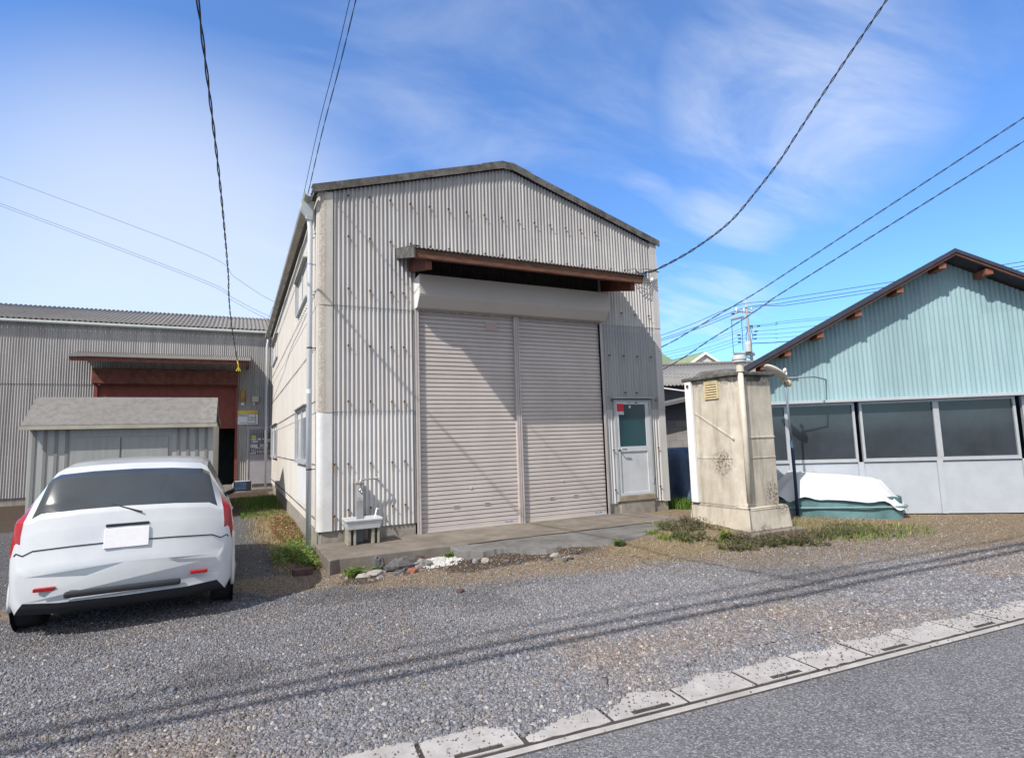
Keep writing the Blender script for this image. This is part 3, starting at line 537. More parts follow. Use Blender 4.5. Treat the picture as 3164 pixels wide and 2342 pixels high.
# --- gutter, hopper, downpipes
b = MB(); n = 11; P0 = [(-.152+.062*cos(a), sin(a)*.062) for a in np.linspace(pi, 2*pi, n)]; P0 = [(-.217, .012)]+P0+[(-.088, .02)]
prof = P0+[(x*.94-.009, z+.006) for x, z in P0[::-1]]
b.prism([(x, -.08, 4.865+z) for x, z in prof], (-.05, DEP+.2, .02)); g_ = b.build('gutter', M['gutter'], ws, smooth=False)
for y in np.arange(.35, 12, .9):
    b = MB(); q = [(x*1.0, 4.865+z*1.06) for x, z in P0]; b.prism([(x-.002-.05*y/12, y, z-.002) for x, z in q]+[(x*.99-.0-.05*y/12, y, z+.001) for x, z in q[::-1]], (0, .022, 0)); b.build('gutter_strap', M['galv'], g_)
b = MB(); c = (-.15, .27)
def ring(cx, cy, hx, hy, z): return [(cx-hx, cy-hy, z), (cx+hx, cy-hy, z), (cx+hx, cy+hy, z), (cx-hx, cy+hy, z)]
lv = [ring(-.15, .25, .095, .10, 4.83), ring(-.15, .25, .09, .095, 4.74), ring(-.12, .22, .05, .055, 4.61), ring(-.12, .22, .045, .045, 4.56)]
b.add(sum(lv, []), [(4*i+k, 4*i+(k+1) % 4, 4*i+4+(k+1) % 4, 4*i+4+k)[::-1] for i in range(3) for k in range(4)]+[(12, 13, 14, 15)]); b.build('rain_hopper', M['hopper'], ws, bev=.008)
dp = MB().tube([(-.115, .22, 4.60), (-.115, .22, 4.52), (-.105, .22, 4.4), (-.105, .22, -.34)], .037, 18).build('downpipe', M['pvc'], ws, smooth=True)
for z in (3.88, 2.62, .86):
    b = MB(); b.lathe([(.040, -.011), (.040, .011)], (-.105, .22, z), 18); b.tube([(-.07, .22, z), (-.0, .19, z)], .007, 6); b.build('pipe_strap', M['rusty'] if z < 3 else M['galv'], dp)
MB().lathe([(.040, 0), (.040, .06)], (-.105, .22, 1.95), 18).build('pipe_joint', M['pvc'], dp)
MB().tube([(-.17, 12.0, 4.85), (-.17, 11.95, 4.72), (-.19, 12.0, 4.6), (-.19, 12.0, -.25)], .04, 14).build('downpipe', M['pvc'], ws, smooth=True)

# --- canopy over the shutters
slope(-1.0, 3.905, .0, 4.165, 1.15, 5.14, PIT, .009, 'canopy_roof', M['roof'], ws, along='x', thick=.006)
for x in (1.13, 5.14):
    b = MB(); b.prism([(x, -.99, 3.755), (x, -.99, 3.925), (x, -.02, 4.185), (x, -.02, 4.035)], (.022, 0, 0)); b.prism([(x, -.99, 3.926), (x, -.99, 3.938), (x, -.02, 4.198), (x, -.02, 4.186)], (.10 if x < 3 else -.08, 0, 0)); b.build('canopy_edge_board', M['verge'], ws)
b = MB(); b.box(1.155, 5.137, -.965, -.905, 3.765, 3.885); b.build('canopy_beam', M['beam'], ws, bev=.004)
for x0 in (1.33, 4.925):
    b = MB(); z_ = lambda y: .24*(y+.90)
    def web(xa, xb, ya, yb, za, zb): b.prism([(xa, ya, za+z_(ya)), (xa, ya, zb+z_(ya)), (xa, yb, zb+z_(yb)), (xa, yb, za+z_(yb))], (xb-xa, 0, 0))
    web(x0, x0+.014, -.90, -.02, 3.635, 3.83); web(x0+.0145, x0+.09, -.90, -.02, 3.635, 3.65); web(x0+.0145, x0+.09, -.90, -.886, 3.651, 3.83); web(x0+.0145, x0+.09, -.885, -.02, 3.815, 3.83); b.build('canopy_bracket', M['rust'], ws)
b = MB()
for y in (-.62, -.30): b.box(1.42, 4.92, y, y+.05, 3.84+.26*(y+1)-.04, 3.885+.26*(y+1)-.015)
b.build('canopy_purlins', M['rust'], ws)
# --- shutter
b = MB(); b.prism([(1.42, -.021, 3.735), (1.42, -.30, 3.735), (1.42, -.30, 3.44), (1.42, -.285, 3.40), (1.42, -.165, 3.255), (1.42, -.021, 3.255)], (3.48, 0, 0)); bx = b.build('shutter_box', M['shutter_box'], ws, bev=.006)
b = MB(); b.box(1.415, 4.905, -.306, -.25, 3.725, 3.740); b.build('box_lip', M['rail'], bx)
b = MB(); b.prism([(1.413, -.022, 3.73), (1.413, -.297, 3.73), (1.413, -.297, 3.44), (1.413, -.282, 3.402), (1.413, -.163, 3.258), (1.413, -.022, 3.258)], (.005, 0, 0)); b.build('lit_end_plate', M['white'], bx)  # white plate over the sunlit box end, the brightness put into its colour
for x0, x1 in ((1.405, 1.468), (4.853, 4.892)):
    b = MB(); b.box(x0, x0+(x1-x0)*.42, -.045, .06, -.166, 3.256); b.box(x0+(x1-x0)*.55, x1, -.045, .06, -.166, 3.256); b.box(x0, x1, -.036, .06, -.166, 3.256); b.build('guide_rail', M['rail'], ws)
b = MB(); b.box(3.116, 3.212, -.030, .06, -.166, 3.256)
for q in (3.116, 3.148, 3.186): b.box(q, q+.024, -.045, -.0305, -.166, 3.256)
b.build('centre_post', M['rail'], ws)
def curtain(x0, x1, locks, hx):
    b = MB(); P = .0668; prof = []; z = 3.25; 
    while z > -.10: prof += [(.012, z), (.001, z-.005), (-.002, z-.018), (-.003, z-.036), (-.002, z-.050), (-.009, z-.0525), (-.010, z-.0575), (.002, z-.060), (.012, z-.0615)]; z -= P
    prof += [(.012, -.088), (-.006, -.09), (-.006, -.150), (-.016, -.152), (-.016, -.165), (.02, -.165)]
    n = len(prof); yo = .018; b.add([(x, yo+y, z) for x in (x0, x1) for y, z in prof], [(i, i+n, i+n+1, i+1) for i in range(n-1)])
    cu = b.build('shutter_curtain', M['shutter'], ws)
    b = MB(); b.lathe([(.026, 0), (.024, .008), (.012, .012)], (locks[0], .015, locks[1]), 20, (0, -1, 0)); b.build('lock', M['alu'], cu)
    for q in hx:
        b = MB(); a, c = q; b.box(a-.05, a+.05, .006, .014, c-.022, c-.014); b.box(a-.05, a+.05, .006, .014, c+.014, c+.022); b.box(a-.05, a-.042, .006, .014, c-.014, c+.014); b.box(a+.042, a+.05, .006, .014, c-.014, c+.014); h = b.build('pull_handle', M['alu'], cu)
        b = MB(); b.box(a-.0415, a+.0415, .0095, .0105, c-.0135, c+.0135); b.build('recess', M['dark_metal'], h)
        b = MB(); b.box(a-.034, a+.034, .005, .009, c-.004, c+.005); b.build('grip', M['alu'], h)
    b = MB(); a = x1-.24; b.box(a, a+.13, .0095, .0112, -.128, -.108); b.build('maker_label', M['blueink'], cu)
    b = MB(); b.box(a+.02, a+.10, .0085, .0094, -.121, -.115); b.build('label_lettering', M['paper'], cu)
curtain(1.466, 3.1165, (2.30, .455), ((2.05, .185), (2.57, .19))); curtain(3.2115, 4.8545, (3.98, .465), ((3.755, .19), (4.225, .195)))
b = MB(); b.box(2.62, 2.83, .0085, .0095, 3.00, 3.13); b.build('faded_notice', plain('faded_pink_notice', (.42, .33, .32), .6, .05, 20, bump=0), ws)
# --- personnel door
b = MB(); b.box(5.09, 5.135, -.03, .06, .03, 1.86); b.box(5.885, 5.93, -.03, .06, .03, 1.86); b.box(5.135, 5.885, -.03, .06, 1.83, 1.86); df = b.build('door_frame', M['door_frame'], ws, bev=.003)
b = MB(); b.prism([(5.03, -.10, 1.872), (5.03, -.10, 1.892), (5.03, .0, 1.905), (5.03, .0, 1.872)], (.94, 0, 0)); b.build('drip_hood', M['door_frame'], df)
b = MB(); b.box(5.10, 5.92, -.05, .06, .0285, .125); b.build('door_sill', M['sill'], df, bev=.006)
b = MB()
for q in ((5.14, 5.88, 1.765, 1.828), (5.14, 5.88, .91, 1.0), (5.14, 5.88, .13, .175), (5.14, 5.19, .175, .91), (5.14, 5.19, 1.0, 1.765), (5.80, 5.88, .175, .91), (5.80, 5.88, 1.0, 1.765)): b.box(q[0], q[1], -.022, .02, q[2], q[3])
dl = b.build('door', M['door'], ws)
b = MB(); b.box(5.188, 5.802, -.004, .004, .173, .912); b.build('lower_panel', M['door'], dl)
b = MB(); b.box(5.188, 5.802, -.006, .002, .998, 1.767); pn = b.build('door_pane', M['door_glass'], dl)
b = MB(); b.lathe([(.03, 0), (.028, .012)], (5.165, -.022, .955), 16, (0, -1, 0)); b.tube([(5.165, -.03, .955), (5.165, -.075, .955), (5.18, -.08, .955), (5.29, -.078, .950)], .011, 8); b.build('handle', M['steel'], dl, smooth=True)
b = MB()
for z in (.32, 1.62): b.tube([(5.89, -.036, z), (5.89, -.036, z+.11)], .011, 8)
b.build('hinges', M['door_frame'], df)
b = MB(); b.box(5.155, 5.305, -.0242, -.0225, 1.635, 1.775); b.build('red_sticker', M['red'], dl)
b = MB(); b.box(5.155, 5.305, -.0242, -.0225, 1.58, 1.6345); b.build('white_sticker', M['paper'], dl)
b = MB(); b.box(5.44, 5.475, -.008, -.0065, 1.70, 1.745); b.build('small_tag', M['paper'], dl)
b = MB(); b.box(5.40, 5.48, -.0235, -.0222, 1.783, 1.812); b.build('nameplate', M['galv'], dl)
b = MB(); b.lathe([(.016, 0), (.014, .006)], (5.60, -.0222, 1.797), 14, (0, -1, 0)); b.box(5.575, 5.625, -.026, -.0222, 1.79, 1.803); b.build('bell_push', M['dark_metal'], dl)
def text(s, loc, size, mat, parent, rx=pi/2, rz=0, shear=0, sx=1):
    cu = bpy.data.curves.new('lettering', 'FONT'); cu.body = s; cu.size = size; cu.extrude = .0006; cu.shear = shear; cu.align_x = 'CENTER'; cu.align_y = 'CENTER'; o = bpy.data.objects.new('lettering', cu); COL.objects.link(o); cu.materials.append(mat)
    o.parent = parent; o.location = Vector(loc)-Vector(W[parent]); o.rotation_euler = (rx, 0, rz); o.scale = (sx, 1, 1)
    me = bpy.data.meshes.new_from_object(o); q = bpy.data.objects.new('lettering', me); COL.objects.link(q); q.parent = parent; q.location = o.location; q.rotation_euler = o.rotation_euler; q.scale = o.scale; bpy.data.objects.remove(o); W[q] = W[parent]; return q
text('SECOM', (5.23, -.0252, 1.606), .040, M['blueink'], dl)
# --- service entry on the right corner
b = MB(); n0 = 0; b.tube([(5.55, -.06, 4.17), (5.62, -.10, 4.20), (5.70, -.11, 4.19), (5.76, -.07, 4.13)], .012, 8); b.tube([(5.72, -.05, 4.10), (5.78, -.12, 4.20), (5.95, -.13, 4.22), (6.25, -.10, 4.19)], .012, 8)
b.tube([(5.66, -.03, 4.0), (5.78, -.08, 3.86), (5.95, -.10, 3.82), (6.08, -.07, 3.93), (6.13, -.04, 4.05)], .009, 6); b.tube([(5.70, -.03, 4.04), (5.82, -.09, 3.92), (5.98, -.08, 3.90), (6.10, -.03, 3.98)], .007, 6)
b.v = [(x, y, z+.13) for x, y, z in b.v]; b.build('service_conduit', M['greywire'], ws, smooth=True)
b = MB(); b.box(5.88, 5.97, -.10, -.04, 4.22, 4.29); b.build('service_clamp', M['blueink'], ws, bev=.01)
b = MB(); b.lathe([(.02, 0), (.032, .02), (.032, .05), (.02, .07)], (6.08, -.10, 4.12), 12); b.build('insulator', M['porcelain'], ws)

# ------------------------------------------------------------ basin, blocks, standpipe
def basin():
    b = MB(); x0, x1, y0, y1, zt, zb, r = .295, .80, -.46, -.12, .185, .045, .028
    L = [ring((x0+x1)/2, (y0+y1)/2, (x1-x0)/2-.035, (y1-y0)/2-.035, zb), ring((x0+x1)/2, (y0+y1)/2, (x1-x0)/2-.014, (y1-y0)/2-.014, zt-.035), ring((x0+x1)/2, (y0+y1)/2, (x1-x0)/2, (y1-y0)/2, zt-.030), ring((x0+x1)/2, (y0+y1)/2, (x1-x0)/2, (y1-y0)/2, zt),
         ring((x0+x1)/2, (y0+y1)/2, (x1-x0)/2-r, (y1-y0)/2-r, zt), ring((x0+x1)/2, (y0+y1)/2, (x1-x0)/2-.055, (y1-y0)/2-.055, zb+.03)]
    b.add(sum(L, []), [(0, 3, 2, 1)]+[(4*i+k, 4*i+(k+1) % 4, 4*i+4+(k+1) % 4, 4*i+4+k) for i in range(5) for k in range(4)]+[(20, 21, 22, 23)])
    o = b.build('wash_basin', M['basin'], bev=.012); return o
tag(basin(), 'shallow grey white wash basin on concrete blocks beside the shutter', 'basin')
for i, x0 in enumerate((.335, .655)):
    b = MB(); b.box(x0, x0+.042, -.40, -.14, -.166, .045); b.box(x0+.078, x0+.112, -.40, -.14, -.166, .045); b.box(x0+.042, x0+.078, -.30, -.25, -.166, .040)
    o = b.build('concrete_block', M['block'], bev=.006); tag(o, ('left' if i == 0 else 'right')+' of the two old concrete blocks carrying the wash basin', 'block', 'blocks under the basin')
sp_ = empty('standpipe', (.54, -.1, .0), 'grey standpipe post with a bent pipe and tap behind the wash basin', 'water tap')
b = MB(); b.box(.492, .588, -.165, -.03, -.165, .635); b.build('post', M['greywall'] if False else plain('grey_post', (.27, .27, .28), .7, .12, 8), sp_, bev=.006)
b = MB(); b.box(.485, .595, -.170, -.025, .6355, .665); b.build('post_cap', M['block'], sp_, bev=.004)
b = MB(); b.box(.497, .583, -.1695, -.1655, .40, .625); b.build('splash_plate', plain('pitted_plate', (.46, .47, .48), .5, .3, 40, dirt=(.2, .2, .2, .7)), sp_)
b = MB(); b.tube([(.80, -.0, .70), (.80, -.13, .70), (.79, -.15, .70), (.56, -.165, .695), (.545, -.17, .685), (.545, -.17, .60)], .012, 8); b.lathe([(.018, 0), (.018, .03)], (.80, -.03, .70), 10, (0, -1, 0)); b.build('pipe', M['galv'], sp_, smooth=True)
b = MB(); b.lathe([(.017, 0), (.022, .02), (.017, .05)], (.545, -.185, .53), 12); b.tube([(.545, -.17, .60), (.545, -.185, .57), (.545, -.19, .53)], .013, 8); b.tube([(.545, -.19, .545), (.55, -.25, .54), (.552, -.262, .50)], [.012, .011, .010], 8); b.tube([(.515, -.20, .60), (.575, -.20, .60)], .006, 6); b.tube([(.545, -.19, .57), (.545, -.20, .60)], .006, 6); b.build('tap', M['steel'], sp_, smooth=True)
b = MB(); b.tube([(.70, -.30, .10), (.735, -.26, .20), (.765, -.22, .29)], [.016, .012, .009], 8); b.tube([(.765, -.22, .285), (.80, -.20, .27)], .01, 6); tag(b.build('scrub_brush', M['white'], smooth=True), 'white handled brush leaning in the wash basin', 'brush')

# ------------------------------------------------------------ rubble along the apron
def rock(name, x, y, sx, sy, sz, mat, label, seed, rz=0, cat='rubble', lift=0.):
    r = random.Random(seed); b = MB(); b.lathe([(.30, 0), (.9, .12), (1, .45), (.82, .85), (.35, 1)], (0, 0, 0), 9)
    v = [(a*(1+r.uniform(-.28, .25)), c*(1+r.uniform(-.28, .25)), d+r.uniform(-.13, .13)) for a, c, d in b.v]; c, s = cos(rz), sin(rz); b.v = [((a*sx*c-e*sy*s)*.5, (a*sx*s+e*sy*c)*.5, d*sz-.015) for a, e, d in v]
    o = b.build(name, mat, None, (x, y, float(gz(x, y))+lift), local=True, bev=.004); return tag(o, label, cat)
rock('rubble_chunk', .53, -1.36, .17, .15, .19, M['darkrock'], 'upright dark pitted stone chunk leaning against the apron', 1, .5)
rock('rubble_chunk', .80, -1.42, .44, .22, .15, M['darkrock'], 'long lumpy dark rock lying along the apron edge', 2, .1)
rock('rubble_slab', .40, -1.53, .36, .20, .06, M['slabrock'], 'flat pale broken slab beside the green weed', 3, .1)
rock('rubble_slab', 1.05, -1.42, .28, .20, .10, M['rock'], 'grey tilted concrete slab piece by the white pebbles', 4, .35)
rock('rubble_chunk', .86, -1.68, .14, .12, .07, M['redrock'], 'small reddish broken brick lump among the rubble', 5, .8)
rock('rubble_chunk', .70, -1.68, .16, .12, .06, M['darkrock'], 'small dark stone in front of the long lumpy rock', 6, .3)
rock('rubble_chunk', .47, -1.72, .12, .09, .04, M['rock'], 'little grey chip below the flat pale slab', 8, .0)
rock('rubble_chunk', 1.04, -1.31, .20, .11, .13, M['brick'], 'brown rock chunk at the left end of the white pebbles', 9, .2)
rock('rubble_chunk', 1.76, -1.78, .14, .12, .06, M['slabrock'], 'pale whitish stone on the dark wet soil', 10, .6)
rock('rubble_chunk', 1.66, -1.70, .10, .09, .06, M['rock'], 'grey round stone by the broken asphalt edge', 12, .1)
rock('rubble_chunk', 2.50, -2.22, .15, .10, .06, M['slabrock'], 'pale stone lying before the asphalt patch', 13, .2)
rock('rubble_chunk', 2.62, -2.30, .11, .09, .04, M['slabrock'], 'smaller flat pale stone right of the other before the asphalt', 14, .9)
rock('rubble_chunk', 1.03, -2.83, .09, .08, .05, M['brick'], 'lone brown stone on the gravel before the white pebbles', 15, .3)
rock('rubble_chunk', .62, -2.05, .07, .05, .03, M['redrock'], 'tiny red brick chip on the gravel', 16, .3)
b = MB(); b.box(-.11, .11, -.06, .06, 0, .075); tag(b.build('brick', M['brick'], None, (-.30, -1.02, -.335), local=True, bev=.008, rot=.15), 'dark brown brick at the foot of the green weeds by the apron corner', 'brick')

n = 120; x = rng.uniform(.05, 3.0, n); y = np.interp(x, [0, 1.5, 1.9, 2.5, 3], [-1.42, -1.45, -1.85, -2.25, -2.22])-np.abs(rng.normal(0, .16, n)); z_ = rng.uniform(.012, .042, n)*(.5+rng.random(n)**2)
o = stones('rubble', x, y, gz(x, y)+z_*.2, z_, np.clip(greys(n, .06, .24)*np.array((1.08, 1, .90)), 0, 1)); tag(o, 'small crumbled concrete and asphalt bits along the broken slab edge', 'rubble', kind='stuff')
# ------------------------------------------------------------ grass and weeds
def blades(name, x, y, h, w, col, lean=.35, z=None):
    n = len(x); z = gz(x, y) if z is None else z; a = rng.random(n)*2*pi; d = np.stack([np.cos(a), np.sin(a), 0*a], -1); s = np.stack([-d[:, 1], d[:, 0], 0*a], -1)*(w*.5)[:, None]; p = np.stack([x, y, z-.01], -1); L = (lean*h*rng.random(n))[:, None]*d
    upv = np.array((0, 0, 1.0)); V = np.stack([p-s, p+s, p+L*.35+h[:, None]*.6*upv+s*.8, p+L*.35+h[:, None]*.6*upv-s*.8, p+L+h[:, None]*upv*.95+s*.15, p+L+h[:, None]*upv*.95-s*.15], 1)
    F = np.array([(0, 1, 2, 3), (3, 2, 4, 5)])[None]+6*np.arange(n)[:, None, None]
    return npmesh(name, V.reshape(-1, 3), F.reshape(-1, 4), M['leaf'], np.repeat(col, 6, 0))
def pick(n, cols, wts, jit=.25): c = np.array(cols)[rng.choice(len(cols), n, p=np.array(wts)/sum(wts))]; return c*(1+jit*(rng.random((n, 1))-.5)*2)
G1, G2, G3, ST, RD, PU = (.12, .21, .035), (.17, .27, .05), (.075, .13, .04), (.40, .32, .18), (.30, .13, .075), (.155, .115, .095)
def leafy(name, x, y, h, cols, wts, leaf=.022, per=9, top=None, z=None):   # upright stems with small leaves
    n = len(x); zz = gz(x, y) if z is None else z; st = np.repeat(np.arange(n), per); t = np.tile(np.linspace(.12, 1, per), n); m = n*per; a = rng.random(m)*2*pi; tilt = rng.uniform(-.2, .7, m); lx = rng.normal(0, .12, n)[st]*h[st]*t; ly = rng.normal(0, .12, n)[st]*h[st]*t
    c = np.stack([x[st]+lx, y[st]+ly, zz[st]+h[st]*t], -1); d = np.stack([np.cos(a)*np.cos(tilt), np.sin(a)*np.cos(tilt), np.sin(tilt)], -1); s = np.stack([-np.sin(a), np.cos(a), 0*a], -1); L = leaf*(.6+.8*rng.random(m))[:, None]
    V = np.stack([c, c+d*L*.5+s*L*.4, c+d*L, c+d*L*.5-s*L*.4], 1); F = np.arange(m*4).reshape(m, 4); col = pick(m, cols, wts)
    if top is not None: k = t > .62; col[k] = pick(k.sum(), [top, cols[0]], [.8, .2])
    return V.reshape(-1, 3), F, np.repeat(col, 4, 0)
def leafobj(name, *a, **k): V, F, c = leafy(name, *a, **k); return npmesh(name, V, F, M['leaf'], c)
def blob(n, cx, cy, rx, ry): a = rng.random(n)*2*pi; r = np.sqrt(rng.random(n)); return cx+rx*r*np.cos(a), cy+ry*r*np.sin(a)
# lane beside the workshop
xs, ys = [], []
def addb(n, *a):
    x, y = blob(n, *a); xs.append(x); ys.append(y)
addb(360, -.20, .35, .20, .85); addb(120, -.42, .1, .20, .5); addb(170, -.15, -.45, .13, .35)
x, y = np.concatenate(xs), np.concatenate(ys); k = x < -.03; x, y = x[k], y[k]
o = leafobj('weeds', x, y, (.04+.19*rng.random(len(x))**2.6)*(1.25-np.clip(np.abs(y-.2), 0, .9)*.7), [G1, G2, (.22, .32, .07), ST], [.35, .35, .2, .12], leaf=.030); tag(o, 'green leafy weeds growing at the left corner of the workshop', 'weeds', kind='stuff')
x, y = blob(2600, -.22, 3.0, .22, 1.8); k = x < -.03; x, y = x[k], y[k]
o = leafobj('red_weeds', x, y, rng.uniform(.03, .10, len(x)), [RD, (.20, .13, .05), G1, ST], [.42, .2, .18, .25], leaf=.028, per=6); tag(o, 'reddish brown low weeds along the foot of the left wall', 'weeds', kind='stuff')
x = np.r_[rng.uniform(-1.0, -.05, 5200), rng.uniform(-.6, -.02, 1500)]; y = np.r_[rng.uniform(1.2, 6.2, 5200), rng.uniform(-.9, 1.2, 1500)]; k = rng.random(len(x)) < sst(-1.1, -.3, x); x, y = x[k], y[k]
o = blades('dry_grass', x, y, rng.uniform(.03, .10, len(x)), rng.uniform(.004, .009, len(x)), pick(len(x), [ST, (.30, .23, .12), (.17, .15, .05), RD], [.5, .25, .2, .08]), 1.6); tag(o, 'pale dry grass strewn along the lane left of the workshop', 'dry grass', kind='stuff')
x = np.r_[rng.uniform(-.95, -.02, 5200), rng.uniform(-1.1, -.3, 2000), -.25+.2*rng.normal(size=900)]; y = np.r_[rng.uniform(5.0, 10.2, 5200), rng.uniform(7.6, 9.8, 2000), rng.uniform(4.2, 6.4, 900)]; k = (x < -.03) & (rng.random(len(x)) < .25+.75*sst(.42, .6, fb(x*2, y*1.2))); x, y = x[k], y[k]
o = blades('grass', x, y, rng.uniform(.03, .10, len(x)), rng.uniform(.006, .014, len(x)), pick(len(x), [G1, G2, G3], [.4, .3, .3]), .8); tag(o, 'short green grass in the shaded lane before the red garage', 'grass', kind='stuff')
# weeds before the outhouse
xs, ys = [], []
addb(420, 5.0, -1.75, .45, .32); addb(560, 4.95, -2.3, .6, .35); addb(950, 5.4, -2.85, .8, .32); addb(560, 6.3, -3.0, .8, .4); addb(300, 7.2, -3.0, .8, .5); addb(260, 5.35, -1.45, .2, .25)
x, y = np.concatenate(xs), np.concatenate(ys); k = ~((x > 5.42) & (x < 6.58) & (y > -2.64)) & ~((y > -1.3) & (x < 5.5)) & (rng.random(len(x)) < sst(.28, .50, fb(x*3.1, y*3.1))); x, y = x[k], y[k]
o = leafobj('weeds', x, y, .035+.10*rng.random(len(x))**1.5, [G3, G1, (.10, .12, .05), ST], [.33, .25, .2, .22], leaf=.022, per=10, top=PU); tag(o, 'purple topped weeds growing before the concrete outhouse', 'weeds', kind='stuff')
xs, ys = [], []
addb(500, 4.45, -2.2, .3, .18); addb(300, 5.0, -2.6, .16, .12); addb(600, 6.9, -2.7, .8, .6); addb(900, 7.4, -3.2, 1.0, .5); addb(160, 4.3, -1.85, .16, .08); addb(120, 3.52, -2.1, .10, .06); addb(200, 4.9, -1.35, .2, .12)
x, y = np.concatenate(xs), np.concatenate(ys); k = ~((x > 5.42) & (x < 6.58) & (y > -2.64)) & ~((y > -1.23) & (x < 5.5)); x, y = x[k], y[k]
o = blades('grass', x, y, rng.uniform(.03, .085, len(x)), rng.uniform(.006, .012, len(x)), pick(len(x), [G1, G2, (.20, .20, .03), ST], [.4, .3, .15, .15]), .9); tag(o, 'patchy green grass between the outhouse and the gravel', 'grass', kind='stuff')
n = 11000; x = rng.uniform(2.2, 8.5, n); y = rng.uniform(-4.0, -1.4, n); k = (rng.random(n) < zones(x, y)[:, 1]*1.1) & ~((x > 5.42) & (x < 6.58) & (y > -2.64)) & ~((y > -2.0) & (x < 4.6)); x, y = x[k], y[k]
o = blades('straw', x, y, rng.uniform(.02, .06, len(x)), rng.uniform(.004, .009, len(x)), pick(len(x), [ST, (.33, .25, .14), (.48, .40, .26)], [.5, .3, .2]), 5); tag(o, 'dry straw litter on the soil before the outhouse', 'straw', kind='stuff')
x, y = blob(1500, 6.9, .1, .5, .35); o = blades('grass', x, y, rng.uniform(.08, .24, 1500), rng.uniform(.007, .013, 1500), pick(1500, [G1, G2, G3], [.4, .4, .2]), .7); tag(o, 'tall green grass at the foot of the blue tarpaulin', 'grass', kind='stuff')
def plant(x, y, r, h, n, label, cols=(G2, G1), leaf=.035):
    X, Y = blob(n, x, y, r, r*.7); tag(leafobj('weed_plant', X, Y, rng.uniform(.4, 1, n)*h, list(cols), [.6, .4], leaf=leaf, per=7), label, 'plant')
plant(.22, -1.50, .11, .12, 60, 'bright green weed in front of the apron left corner'); plant(.48, -1.43, .05, .07, 20, 'tiny green weed between the rubble chunks'); plant(1.47, -1.27, .05, .10, 18, 'small weed sprouting from the gap between apron and asphalt')
plant(5.02, -2.55, .08, .13, 90, 'bright green clump among the purple weeds', ((.13, .20, .02), G2)); plant(3.50, -2.18, .09, .07, 40, 'small grey green tuft at the edge of the asphalt', (G3, (.09, .11, .06)), .02)

# ------------------------------------------------------------ concrete outhouse
oh = empty('concrete_outhouse', (6.0, -1.85, -.25), 'weathered cream concrete outhouse with a vent grille and a vent pipe', 'outhouse')
b = MB(); b.add(ring(6.03, -1.85, .45, .60, -.235)+ring(6.03, -1.85, .415, .575, .075)+ring(6.03, -1.85, .39, .55, .10), [(4*i+k, 4*i+(k+1) % 4, 4*i+4+(k+1) % 4, 4*i+4+k) for i in range(2) for k in range(4)]+[(8, 9, 10, 11), (3, 2, 1, 0)]); b.build('base', M['outhouse'], oh, bev=.010)
b = MB(); X0, X1, Y0, Y1 = 5.625, 6.36, -2.34, -1.34; PL = [(X0, Y1), (X0, Y0+.16), (X0+.10, Y0+.02), (X0+.14, Y0), (X1, Y0), (X1, Y1)]
b.prism([(x, y, .098) for x, y in PL], (0, 0, 1.94)); b.build('body', M['outhouse'], oh, bev=.012)
b = MB()
b.box(X0-.008, X0+.02, Y0+.165, Y1-.13, .80, .815); b.box(X0+.15, X1-.003, Y0-.008, Y0+.02, .80, .815)           # casting lips
b.box(X0-.004, X0+.02, Y0+.165, Y1-.13, .10, .80) if False else None
b.box(X0+.15, X1-.003, Y0-.012, Y0+.02, 1.10, 1.125)
b.obox((X0, (-1.48-2.23)/2, 1.31), (.012, 0, 0), (0, -.375, -.21), (0, .0, .016)); b.build('casting_rib', M['outhouse'], oh, bev=.004)
b = MB(); b.prism([(5.86, -2.346, 2.038), (5.86, -2.346, 1.955), (6.12, -2.346, 1.955), (6.19, -2.346, 2.038)], (0, .03, 0)); b.build('recess_shade_plate', M['verge'], oh)  # dark plate set on the face, its colour standing for a recess's shade
b = MB(); b.prism([(x, y, 2.04) for x, y in ((5.56, -1.27), (5.56, -2.26), (5.70, -2.41), (6.41, -2.41), (6.41, -1.27))], (0, 0, .055))
b.build('roof_slab', M['verge'], oh, bev=.012)
b = MB(); b.add([(5.66, -1.36, 2.094), (5.66, -2.2, 2.094), (6.3, -2.2, 2.094), (6.3, -1.36, 2.094), (5.76, -1.50, 2.20), (5.76, -2.0, 2.185), (6.2, -2.0, 2.185), (6.2, -1.50, 2.20)], [(0, 1, 5, 4), (1, 2, 6, 5), (2, 3, 7, 6), (3, 0, 4, 7), (4, 5, 6, 7), (3, 2, 1, 0)]); b.build('roof_dome', M['verge'], oh, bev=.04)
vg = MB(); gy0, gy1, g0, g1 = -2.005, -1.725, 1.72, 2.0
for q in ((gy0, gy1, g0, g0+.025), (gy0, gy1, g1-.025, g1), (gy0, gy0+.025, g0+.025, g1-.025), (gy1-.025, gy1, g0+.025, g1-.025)): vg.box(X0-.022, X0+.01, q[0], q[1], q[2], q[3])
for i in range(6): zz = g0+.035+i*.038; vg.prism([(X0-.006, gy0+.025, zz+.022), (X0-.022, gy0+.025, zz), (X0-.026, gy0+.025, zz+.006), (X0-.010, gy0+.025, zz+.028)], (0, gy1-gy0-.05, 0))
vgo = vg.build('vent_grille', M['cream'], oh); MB().box(X0-.004, X0-.001, gy0+.02, gy1-.02, g0+.02, g1-.02).build('grille_back', M['interior'], vgo)
b = MB(); b.box(5.575, 5.622, -1.465, -1.325, .105, 2.035); dj = b.build('door_edge', M['white'], oh, bev=.004)
MB().box(5.553, 5.5745, -1.42, -1.38, 1.94, 1.985).build('door_bolt', M['dark_metal'], dj, bev=.006)
pv = MB().tube([(5.705, -2.372, .16), (5.708, -2.374, 1.2), (5.705, -2.372, 2.20)], .041, 16).build('vent_pipe', M['pipe_cream'], oh, smooth=True)
